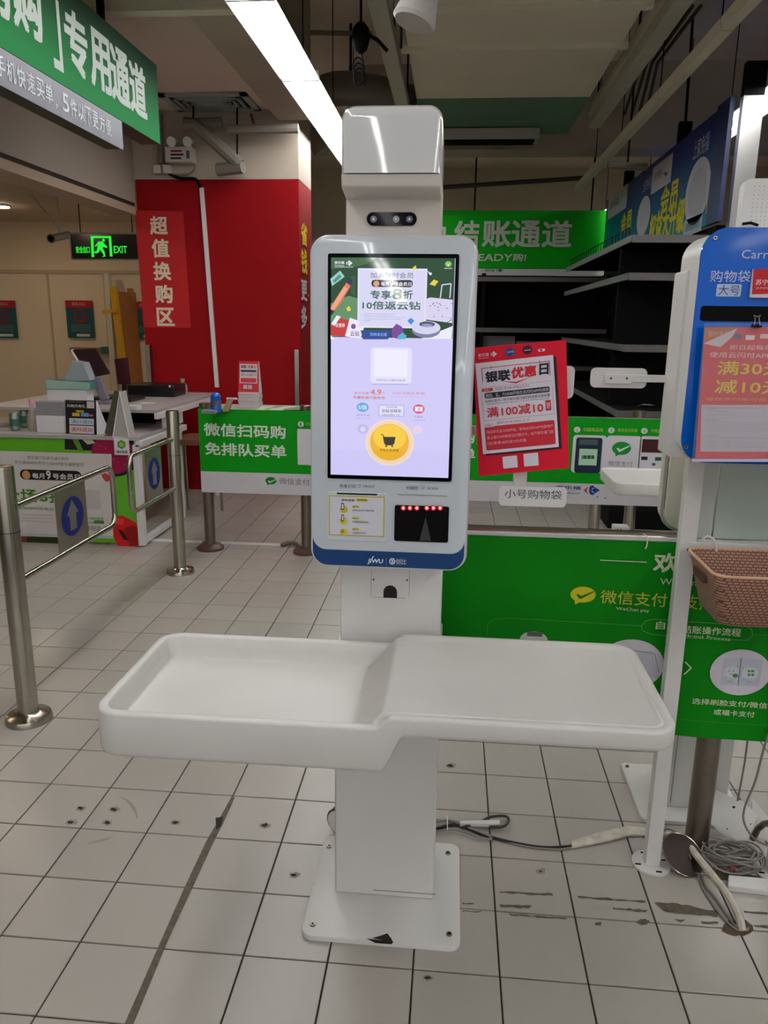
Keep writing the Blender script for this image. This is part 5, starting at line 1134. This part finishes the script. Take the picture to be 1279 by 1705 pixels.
p.oval(198, 736, 207, 744, (150, 190, 90), 3); p.text('随时会员', 194, 750, 213, 755, (50, 60, 50), .02, 1)
p.build(t, 'member_print')
# on the raised shelf
def s2(x, y): return atZ(x, y, SHZ)
t = thing('terminal_screen', (-2.62, 5.25, SHZ), 'dark tilted cashier screen seen from behind over a teal tray', 'monitor')
YM = 5.35
q = [atY(150, 629, YM), atY(182, 623, YM+.05), atY(158, 582, YM+.12), atY(121, 584, YM+.07)]
MB().hexa(q, (0, .02, .008), mat('dark_maroon_screen', (38, 22, 26), .2)).build('screen', t)
MB().hexa([q[0]+Vector((-.012, -.01, 0)), q[0], q[3], q[3]+Vector((-.012, -.01, 0))], (0, .03, .01), mat('silver_plastic', (190, 188, 192), .3)).build('screen_edge', t)
q = [atY(150, 628, YM-.02), atY(166, 628, YM-.02), atY(178, 664, YM-.02), atY(168, 668, YM-.02)]
MB().hexa(q, (0, .05, 0), mat('grey_stand_plastic', (130, 122, 136), .4)).build('stand_neck', t)
c_ = atY(172, 668, YM-.02); MB().box(c_.x-.06, c_.x+.08, YM-.1, YM+.08, SHZ, c_.z+.005, mat('grey_stand_plastic', (130, 122, 136), .4)).build('stand_base', t)
t = thing('printer_cabinet', atY(110, 640, 5.2), 'pale grey wedge machine with teal lid beside the cashier screen', 'machine')
q = [atY(104, 636, 5.25), atY(150, 634, 5.25), atY(138, 604, 5.25), atY(120, 601, 5.25)]
MB().hexa(q, (0, .1, 0), mat('pale_blue_grey_plastic', (150, 160, 164), .35)).build('wedge_body', t, bevel=.003)
q = [atY(77, 648, 5.15), atY(150, 649, 5.15), atY(150, 637, 5.2), atY(75, 632, 5.2)]
MB().hexa(q, (0, .1, 0), mat('teal_lid', (62, 122, 116), .4)).build('teal_lid', t, bevel=.002)
c0, c1 = atY(78, 648, 5.16), atY(148, 700, 5.16)
MB().box(c0.x, c1.x, 5.16, 5.26, DZ, c0.z, mat('white_card', (222, 220, 222), .5)).build('lower_case', t)
t = thing('customer_monitor', s2(205, 660), 'black monitor seen edge-on between desk and column', 'monitor')
q = [atY(196, 640, 5.6), atY(216, 640, 5.75), atY(211, 595, 5.8), atY(190, 598, 5.65)]
MB().hexa(q, (0, .025, 0), mat('dark_maroon_screen', (38, 22, 26), .2)).build('screen', t, bevel=.002)
c_ = atY(205, 640, 5.7); MB().cyl((c_.x, c_.y+.02, SHZ), (c_.x, c_.y+.02, c_.z+.02), .02, BLACK, n=10).build('neck', t)
a, b = s2(180, 668), s2(268, 662)
MB().box(c_.x-.16, c_.x+.16, 5.45, 5.72, SHZ, SHZ+.03, BLACK).build('base', t, bevel=.006)
a = s2(225, 662); b = s2(292, 655)
t = thing('receipt_printer', (a+b)/2, 'black flat device on the raised shelf by the red column', 'printer')
x0_, x1_ = atY(218, 650, 5.95).x, atY(295, 650, 5.95).x
MB().box(x0_, x1_, 5.88, 6.15, SHZ, atY(260, 641, 5.88).z, BLACK).build('case', t, bevel=.006)
MB().cyl((x1_-.03, 5.878, SHZ+.085), (x1_-.03, 5.87, SHZ+.085), .008, mat('white_card', (222, 220, 222), .5), n=10).build('button', t)
t = thing('glass_jar', s2(311, 652), 'small clear wrapped jar at the far end of the raised shelf', 'jar')
a = s2(311, 655)+Vector((-.03, 0, 0)); MB().lathe(a, [(.035, 0), (.04, .03), (.035, .07), (.015, .09), (.02, .12)], mat('clear_glass_bottle', (214, 200, 190), .08), 14).build('jar_body', t)
for q_, lb in (((198, 682, 224, 668), 'white card block on the desk behind the wedge'), ((224, 672, 240, 670), 'thin white slip on the raised shelf')):
    a = s2(q_[0]+6, q_[1]); o_ = MB().box(a.x, a.x+.10, a.y, a.y+.08, SHZ, SHZ+(.025 if q_[0] < 200 else .003), mat('white_card', (222, 220, 222), .5)).build('paper_block', origin=a, bevel=.001); tag(o_, lb, 'paper')
# chair behind the barrier
t = thing('stool', (-2.05, 5.9, 0), 'brown seat with bent chrome legs half hidden by the left barrier', 'stool')
a = atY(318, 732, 5.6); X_ = a.x; Z_ = a.z
MB().rbox(X_-.10, X_+.2, 5.45, 5.8, Z_-.02, Z_+.02, .06, 'z', mat('brown_seat', (112, 66, 52), .5)).build('seat', t)
for dx in (-.1, .17):
    MB().tube([(X_+dx+.03, 5.6, Z_-.01), (X_+dx-.01, 5.56, Z_-.06), (X_+dx-.035, 5.54, .0)], .011, STEEL, n=8, smooth=5).build('leg', t)
    MB().tube([(X_+dx+.03, 5.7, Z_-.01), (X_+dx, 5.74, Z_-.06), (X_+dx, 5.76, .0)], .011, STEEL, n=8, smooth=5).build('leg', t)
# floor strip
m = MB(); a0, a1 = atZ(0, 906, 0), atZ(468, 909, 0)
m.box(-3.3, atZ(330, 908, 0).x-.0, 4.84, 4.875, 0, .01, WHITE); tag(m.build('floor_trunking', origin=(-2.6, 4.86, 0), bevel=.002), 'white floor trunking left of the taped barrier foot', 'trunking')
m = MB(); m.box(atZ(366, 908, 0).x, a1.x, 4.84, 4.875, 0, .01, WHITE); tag(m.build('floor_trunking', origin=(-1.2, 4.86, 0), bevel=.002), 'white floor trunking between the two posts of the left barrier', 'trunking')
tag(MB().tube([atZ(469, 908, .012), atZ(480, 904, .02), atZ(492, 905, .02), atZ(502, 914, .01)], .014, mat('brown_cable', (110, 100, 88), .6), n=8, smooth=4).build('floor_cable', origin=atZ(480, 904, .0)), 'brown cable end leaving the white floor trunking', 'cable')

# =================================================================== CORRIDOR THINGS
t = thing('exit_sign', (-3.25, 7.2, 1.99), 'black exit sign with green running figure hanging at the left', 'exit sign')
a, b = atY(115, 387, 7.2), atY(222, 433, 7.2)
MB().box(a.x, b.x+.12, 7.2, 7.24, b.z, a.z, mat('exit_sign_case', (150, 146, 130), .4)).build('case', t)
MB().box(a.x+.012, b.x+.11, 7.197, 7.2, b.z+.01, a.z-.014, mat('exit_sign_face', (4, 6, 5), .15)).build('face', t)
EG = emi('exit_green', (40, 230, 60), 1.1); p = Print(Pl((0, 7.1965, 0), (1, 0, 0)), .001)
p.text('安全出口', 126, 410, 150, 421.5, EG, .02, 1); p.text('EXIT', 189, 409.5, 212, 421.5, EG, .02, 1, rot=.0)
p.poly([(151, 393), (185, 393), (185, 396.5), (151, 396.5)], EG, 1); p.poly([(151, 393), (155.5, 393), (157, 428), (152.5, 428)], EG, 1); p.poly([(181, 393), (185, 393), (187.5, 427), (183, 427)], EG, 1)
p.oval(170, 397.5, 175, 402.5, EG, 1); p.poly([(164, 402), (171, 402), (174, 406), (179, 411), (178, 413), (172, 411), (171, 413), (174, 419), (176, 427), (170, 428), (173, 425), (167, 416), (164, 421), (158, 422), (157, 419), (161, 418), (163, 407), (160, 411), (158, 410)], EG, 1)
p.build(t, 'green_pictogram', 'lit green pictogram and letters')
for x_ in (a.x+.1, b.x): MB().cyl((x_, 7.22, a.z), (x_, 7.22, 2.6), .005, MATTE, n=5).build('hanger_rod', t)
t = thing('security_camera', atY(97, 396, 7.6), 'small wall camera on a bracket left of the exit sign', 'camera')
a = atY(86, 397, 7.3); b = atY(114, 391, 7.7)
MB().cyl(a, b, .035, mat('taupe_camera_body', (120, 108, 88), .5), n=12).cyl(a-(b-a)*.04, a, .042, mat('taupe_camera_body', (120, 108, 88), .5), n=12).cyl(a-(b-a)*.045, a-(b-a)*.04, .03, MATTE, n=12).build('camera_body', t)
c_ = (a+b)/2; MB().tube([c_, c_+Vector((0, 0, .06)), (c_.x, c_.y, 2.6)], .012, mat('pale_bracket', (190, 176, 150), .5), n=6).build('bracket', t)
MB().tube([c_+Vector((0, 0, .06)), (c_.x-.25, c_.y, 2.6)], .008, mat('pale_bracket', (190, 176, 150), .5), n=6).build('cable', t)
for i, (x0, x1, y0, y1, lb) in enumerate(((-8, 30, 500, 563, 'green notice with red header on cream wall, cut by the left edge'), (109, 156, 500, 563, 'green notice with red header between the wall joints'), (224, 262, 502, 565, 'green notice with red header half hidden by the red column'))):
    a = atY(x0, y0, 9.47); b = atY(x1, y1, 9.47)
    if i == 1: b = atY(152.5, 563, 9.47); b.x = atY(155, 530, 9.47).x; a.x = atY(111, 530, 9.47).x
    if i == 0: a.x = b.x-.37; b.x = atY(27, 530, 9.47).x; a.x = b.x-.37
    t = thing('wall_notice', (a+b)/2, lb, 'poster', 'green notices on the corridor wall')
    MB().box(a.x, b.x, 9.465, 9.48, b.z, a.z, mat('dark_teal_notice', (16, 78, 82), .5)).build('sheet', t)
    h_ = a.z-b.z; w_ = b.x-a.x; p = Print(Pl((a.x, 9.464, b.z), (1, 0, 0)), .002, px=False)
    p.rect(0, h_*.81, w_, h_, (176, 26, 34), 1); p.text('紧急出口', w_*.25, h_*.87, w_*.75, h_*.95, (210, 180, 180), .0, 2)
    for q_ in ((.32, .42, .40, .78), (.66, .42, .74, .78), (.45, .42, .61, .46), (.45, .55, .61, .59), (.45, .68, .61, .72), (.32, .36, .74, .40)): p.rect(w_*q_[0], h_*q_[1], w_*q_[2], h_*q_[3], (130, 36, 50), 2)
    for k_ in range(4): p.text('非紧急情况下请勿打开此门谢谢合作', w_*.16, h_*(.325-k_*.05), w_*.9, h_*(.35-k_*.05), (150, 180, 176), 0, 2)
    p.rect(w_*.35, h_*.04, w_*.85, h_*.11, (200, 200, 190), 2); p.build(t, 'notice_print')
# door beyond: brown leaf with yellow frame, white jamb, push bar
dr = MB(); a = atY(196, 490, 9.2); b = atY(236, 640, 9.2)
q = [atY(212, 648, 9.1), atY(237, 648, 9.35), atY(223, 487, 9.35), atY(193, 485, 9.1)]
door = struct('door_1', MB().hexa(q, (0, .05, 0), mat('brown_door_leaf', (150, 88, 26), .45, noise=.1, nscale=3)))
MB().hexa([atY(197, 597, 9.05), atY(206, 597, 9.05), atY(192, 477, 9.05), atY(182, 477, 9.05)], (0, .06, 0), mat('yellow_door_frame', (206, 150, 14), .4)).build('door_frame', door)
MB().hexa([atY(170, 523, 9.03), atY(194, 520, 9.03), atY(194, 514, 9.03), atY(170, 516, 9.03)], (0, .04, 0), mat('yellow_door_frame', (206, 150, 14), .4)).build('hinge_plate', door)
MB().hexa([atY(214, 500, 9.3), atY(222, 500, 9.3), atY(220, 480, 9.3), atY(211, 480, 9.3)], (0, .04, 0), mat('ochre_frame', (160, 112, 14), .4)).build('door_frame', door)
MB().hexa([atY(186, 660, 9.3), atY(196, 660, 9.3), atY(180, 455, 9.3), atY(173, 455, 9.3)], (0, .08, 0), mat('pale_ragged_jamb', (206, 196, 168), .6)).build('door_jamb', door)
m = MB(); a = atY(117, 583, 9.40); b = atY(170, 583, 9.40)
bar = thing('push_bar', (a+b)/2, 'brown emergency push bar with teal end on the cream wall', 'door bar')
MB().box(a.x, b.x, 9.38, 9.48, atY(140, 587, 9.4).z, atY(140, 579, 9.4).z, mat('tan_bar', (136, 108, 84), .5)).build('bar', bar); c_ = atY(175, 583, 9.40); MB().box(b.x, c_.x+.05, 9.36, 9.48, atY(140, 589, 9.4).z, atY(140, 577, 9.4).z, mat('teal_end', (30, 96, 90), .4)).build('end_cap', bar)

# =================================================================== OVERHEAD SIGNS
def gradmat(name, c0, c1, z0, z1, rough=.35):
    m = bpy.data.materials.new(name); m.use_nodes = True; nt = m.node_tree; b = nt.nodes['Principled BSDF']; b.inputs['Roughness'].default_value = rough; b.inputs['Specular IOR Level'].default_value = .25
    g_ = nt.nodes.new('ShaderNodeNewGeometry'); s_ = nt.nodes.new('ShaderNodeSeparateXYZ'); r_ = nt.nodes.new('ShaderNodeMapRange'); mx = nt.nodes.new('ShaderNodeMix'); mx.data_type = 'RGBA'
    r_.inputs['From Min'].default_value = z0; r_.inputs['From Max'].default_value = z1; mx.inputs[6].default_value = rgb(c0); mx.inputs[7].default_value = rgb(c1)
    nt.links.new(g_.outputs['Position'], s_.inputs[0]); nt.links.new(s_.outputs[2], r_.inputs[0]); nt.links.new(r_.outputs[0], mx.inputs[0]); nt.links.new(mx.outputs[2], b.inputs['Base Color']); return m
gs = thing('overhead_sign', (-1.8, 4.0, 2.45), 'green overhead lane sign at the upper left with white characters', 'sign')
MB().box(-1.86, -1.75, .6, 4.74, 2.45, 2.868, mat('dark_sign_box', (40, 44, 34), .5)).build('sign_box', gs)
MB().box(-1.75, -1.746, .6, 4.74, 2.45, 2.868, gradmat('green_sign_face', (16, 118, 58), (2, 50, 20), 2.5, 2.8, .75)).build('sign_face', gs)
p = Print(Pl((-1.746, 0, 0), (0, 1, 0)), .0015, px=False)
WS = (176, 186, 178)
def yx(x, y): h_ = atX(x, y, -1.746); return h_.y, h_.z
A = [yx(113, 31), yx(148, 100), yx(152, 60), yx(184, 132), yx(184, 86), yx(213, 150), yx(213, 106), yx(241, 170)]
# characters by their left/right pixel columns, upright on the sign
for ch, xl, xr in (('专', 112, 148), ('用', 151, 184), ('通', 184, 214), ('道', 214, 241)):
    ya, yb = atX(xl, 120, -1.746).y, atX(xr, 120, -1.746).y
    p.text(ch, ya, 2.53, yb, 2.79, WS, .035, 1)
for ch, xl, xr in (('购', 25, 72), ('」', 86, 101), ('码', -32, 22), ('扫', -110, -40)):
    ya, yb = atX(xl, 60, -1.746).y, atX(xr, 60, -1.746).y
    p.text(ch, ya, 2.56 if ch != '」' else 2.50, yb, 2.81 if ch != '」' else 2.78, WS, .035 if ch != '」' else .02, 1)
p.build(gs, 'sign_lettering', 'white characters')
for y_ in (4.15, 1.8): MB().box(-1.82, -1.79, y_, y_+.03, 2.868, 3.14 if y_ > 2.2 else 4.0, MATTE).build('hanger', gs)
g2 = thing('lower_sign', (-1.8, 3.6, 2.3), 'grey strip sign with white characters under the green overhead sign', 'sign')
MB().box(-1.84, -1.75, .6, 4.2, 2.315, 2.449, mat('dark_sign_box', (40, 44, 34), .5)).build('sign_box', g2)
MB().box(-1.75, -1.746, .6, 4.2, 2.31, 2.447, mat('grey_sign_face', (92, 92, 104), .4)).build('sign_face', g2)
p = Print(Pl((-1.746, 0, 0), (0, 1, 0)), .0015, px=False)
ya, yb = atX(0, 120, -1.746).y, atX(186, 220, -1.746).y
for i, ch in enumerate('手机快速买单，5件以下更方便'):
    n_ = 14; y0_ = ya-.03+(yb-ya+.03)*i/n_; w_ = (yb-ya)/n_
    if ch == '，': p.text(ch, y0_+.01, 2.335, y0_+.03, 2.355, (214, 218, 222), .0, 1)
    else: p.text(ch, y0_+.004, 2.342, y0_+w_-.006, 2.418, (214, 218, 222), .01, 1)
p.build(g2, 'sign_lettering', 'white characters')
fs_ = thing('overhead_sign', (.7, 10, 2.1), 'far bright green sign for the self-checkout lane behind the kiosk head', 'sign')
MB().box(-1.08, 1.95, 10, 10.1, 2.13, 2.80, mat('bright_green_face', (0, 170, 14), .6, spec=.2)).build('sign_face', fs_)
MB().box(-1.08, 1.95, 9.98, 10.12, 2.05, 2.12, mat('white_fascia', (206, 206, 206), .4)).build('fascia', fs_)
p = Print(Pl((0, 9.995, 0), (1, 0, 0)), .003)
for i, ch in enumerate('助结账通道'):
    x0 = [701, 757, 804, 853, 904][i]; x1 = [742, 797, 850, 899, 951][i]; p.text(ch, x0, 367, x1, 412, (206, 214, 196), .03, 1)
p.text('自', 655, 367, 695, 412, (206, 214, 196), .03, 1)
p.text('ARE YOU READY', 680, 422, 852, 435, (206, 214, 196), .03, 1, slant=.12); p.text('购!', 854, 422, 875, 435, (206, 214, 196), .03, 1, slant=.12)
p.build(fs_, 'sign_lettering', 'white characters')
p = Print(Pl((0, 9.978, 0), (1, 0, 0)), .002); p.text('家乐福', 808, 448, 823, 452.5, (40, 60, 150), .01, 1); store_logo(p, 826, 447.5, 838, 453, (60, 60, 90), (40, 60, 100), 1); p.build(fs_, 'fascia_logo')
for x_ in (-.8, .2, 1.6): MB().cyl((x_, 10.05, 2.8), (x_, 10.05, 4.0), .01, MATTE, n=6).build('hanger_rod', fs_)

# =================================================================== BLACK SHELVING
gd = thing('gondola_shelving', (1.8, 7.1, 0), 'long empty black shelving unit with blue header boards on the right', 'shelving')
YN, YF = 5.62, 8.75
MB().box(1.78, 1.84, 5.8, 9.9, 0, 2.14, MATTE).build('back_panel', gd)
MB().box(1.2, 2.6, 6.05, 6.08, .1, 2.0, MATTE).build('end_panel', gd)
MB().box(1.18, 2.6, YN, YF, 0, .14, MATTE).build('base_deck', gd)
for i, z_ in enumerate((2.055, 1.81, 1.33, .87)):
    s_ = MB().box(1.18, 2.6, YN, YF, z_-.03, z_-.004, SHELFM).build('shelf', gd)
    MB().box(1.172, 1.18, YN, YF, z_-.045, z_, SHELFE).build('price_edge', s_)
    MB().box(1.18, 2.6, YN-.008, YN, z_-.05, z_-.0, mat('dark_grey_edge', (86, 82, 80), .4)).build('front_edge', s_)
for i, y_ in enumerate((5.60, 7.10, 9.20)):
    MB().box(1.80, 1.93 if i == 0 else 1.90, y_, y_+.06, 0, 2.90, mat('galvanised_upright', (150, 148, 146), .3, metal=.7)).box(1.80, 1.93 if i == 0 else 1.90, y_, y_+.06, 2.90, 3.10, MATTE).build('upright', gd)
m = MB()
for i in range(24): m.box(1.185, 1.19, 5.75+i*.12, 5.755+i*.12, 2.055, 2.12, MATTE)
tag(m.box(1.185, 1.19, 5.75, 8.6, 2.115, 2.12, MATTE).build('wire_guard', gd), kind='stuff')
a = atZ(1075, 675, .87); 
t = thing('paper_scrap', atZ(1075, 675, .872), 'curled white paper scrap on the lowest black shelf', 'paper')
MB().hexa([atZ(1061, 677, .872), atZ(1068, 674, .885), atZ(1090, 675, .88), atZ(1075, 672, .875)], (0, 0, .001), mat('white_card', (222, 220, 222), .5)).build('paper', t)
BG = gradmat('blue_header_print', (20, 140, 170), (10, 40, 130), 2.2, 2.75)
for i, (y0_, y1_, lb) in enumerate(((5.95, 8.05, 'nearer blue header board with yellow characters and white oval above the black shelving'), (8.06, 9.9, 'farther blue header board with yellow characters above the black shelving'))):
    hb = thing('header_board', (1.76, (y0_+y1_)/2, 2.16), lb, 'sign', 'blue header boards')
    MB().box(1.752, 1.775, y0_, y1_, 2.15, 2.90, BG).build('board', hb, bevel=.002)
    if i == 0: MB().box(1.745, 1.775, 5.68, 5.94, 2.15, 2.92, mat('navy_board_end', (20, 40, 110), .4)).build('end_strip', hb)
    p = Print(Pl((1.7515, 0, 0), (0, -1, 0)), .002)
    YW = (226, 214, 30)
    if i == 0:
        p.rect(1088, 280, 1117, 303, (206, 206, 214), 1); p.text('苏宁易购', 1091, 289, 1102, 295, (150, 60, 60), 0, 2); store_logo(p, 1105, 286, 1113, 293, (60, 60, 70), (60, 60, 90), 2)
        p.text('上家免福', 1157, 236, 1180, 250, (200, 210, 230), .01, 1); p.text('会员', 1103, 312, 1128, 346, YW, .04, 1); p.text('权益大升级', 1084, 358, 1138, 386, YW, .04, 1)
        p.oval(1147, 276, 1177, 366, (206, 208, 214), 1); p.oval(1151, 288, 1173, 354, (186, 190, 200), 2)
        p.rect(1140, 368, 1168, 384, (180, 200, 214), 1); p.text('请扫码加入会员', 1143, 373, 1165, 378, (70, 90, 120), 0, 2)
        p.text('优惠', 1178, 330, 1188, 350, YW, .03, 1)
    else:
        p.rect(1014, 331, 1043, 346, (206, 206, 214), 1); p.text('家乐福', 1018, 336, 1030, 341, (90, 90, 100), 0, 2); p.text('会员', 1036, 357, 1051, 382, YW, .04, 1); p.oval(1064, 334, 1080, 388, (206, 208, 214), 1); p.text('上家免福', 1071, 303, 1084, 312, (190, 200, 230), 0, 1)
    p.build(hb, 'board_print')
fg = thing('gondola_shelving', (.6, 9.3, 0), 'empty black shelving unit facing the camera under the far green sign', 'shelving')
MB().box(-1.0, 1.72, 9.6, 9.66, 0, 2.02, MATTE).build('back_panel', fg)
MB().box(-1.0, 1.72, 9.15, 9.6, 0, .16, MATTE).build('base_deck', fg)
for z_ in (1.98, 1.42, 1.0):
    s_ = MB().box(-1.0, 1.72, 9.15, 9.6, z_-.03, z_, SHELFM).build('shelf', fg); MB().box(-1.0, 1.72, 9.142, 9.15, z_-.05, z_, mat('dark_grey_edge', (86, 82, 80), .4)).build('price_edge', s_)
for x_ in (-1.0, .3, 1.68): MB().box(x_, x_+.04, 9.15, 9.64, 0, 2.02, MATTE).build('side_panel', fg)
for x0, y0, x1, y1, lb in ((801, 559, 857, 580, 'left of the two grey cards on the far black shelf'), (860, 568, 906, 584, 'right of the two grey cards on the far black shelf')):
    a, b = atY(x0, y0, 9.3), atY(x1, y1, 9.3); t = thing('shelf_card', (a+b)/2, lb, 'card', 'grey cards on the far shelf')
    MB().box(a.x, b.x, 9.3, 9.34, 1.0, a.z, mat('grey_card', (120, 118, 122), .6)).build('card', t)

# =================================================================== FAR CHECKOUT TABLE ON THE RIGHT
ft_ = thing('far_checkout_kiosk', (1.3, 3.9, 0), 'far white moulded checkout table half hidden by the bag stand', 'checkout kiosk')
vs, fs = tray_mesh(.765, 1.87, 3.55, 3.97, 1.35, .750, .750, .06, .06, .745, .745)
MB().add(vs, fs, TRAYM).build('tray_worktop', ft_, angle=50)
MB().box(1.25, 1.5, 3.65, 3.85, .01, .70, WHITE).build('pedestal', ft_, bevel=.004)
MB().rbox(1.18, 1.56, 3.55, 3.95, 0, .012, .03, 'z', WHITE).build('base_plate', ft_)
so = thing('wall_socket_box', atZ(1031, 889, .955), 'small white socket box on the rail behind the near green banner', 'socket')
a, b = atY(1020, 873, 2.02), atY(1044, 889, 2.02)
MB().box(a.x, b.x, 2.0, 2.03, b.z-.004, a.z, mat('white_socket', (206, 204, 202), .4)).build('case', so, bevel=.002)
for x_, y_ in ((1028.5, 881), (1034, 881), (1022.5, 885.5), (1041, 887)): c_ = atY(x_, y_, 2.0); MB().cyl(c_, c_+Vector((0, -.0008, 0)), .0014, MATTE, n=8).build('pin_hole', so)

# faint scuffs, thin far pipe
SCUFF = mat('faint_scuff', (146, 140, 131), .6)
def arc_mark(cx, cy, rx, ry, a0, a1, w_):
    o = [(cx+rx*cos(math.radians(a)), cy+ry*sin(math.radians(a))) for a in range(a0, a1+1, 8)]
    n_ = len(o); i_ = [(cx+(rx-w_*sin(pi*k/(n_-1)))*cos(math.radians(a)), cy+(ry-w_*.5*sin(pi*k/(n_-1)))*sin(math.radians(a))) for k, a in enumerate(range(a0, a1+1, 8))]
    return o+i_[::-1]
mark('scuff_arc', arc_mark(185, 1358, 44, 34, -75, 20, 7), SCUFF, .5); mark('scuff_arc', arc_mark(150, 1372, 50, 32, 40, 100, 8), SCUFF, .5)
tag(MB().tube([atY(735, 312, 9.3), atY(976, 296, 9.3)], .025, mat('dark_conduit', (60, 54, 50), .6), n=8).build('ceiling_pipe', origin=atY(850, 304, 9.3)), 'thin dark pipe crossing just above the far green sign', 'pipe')
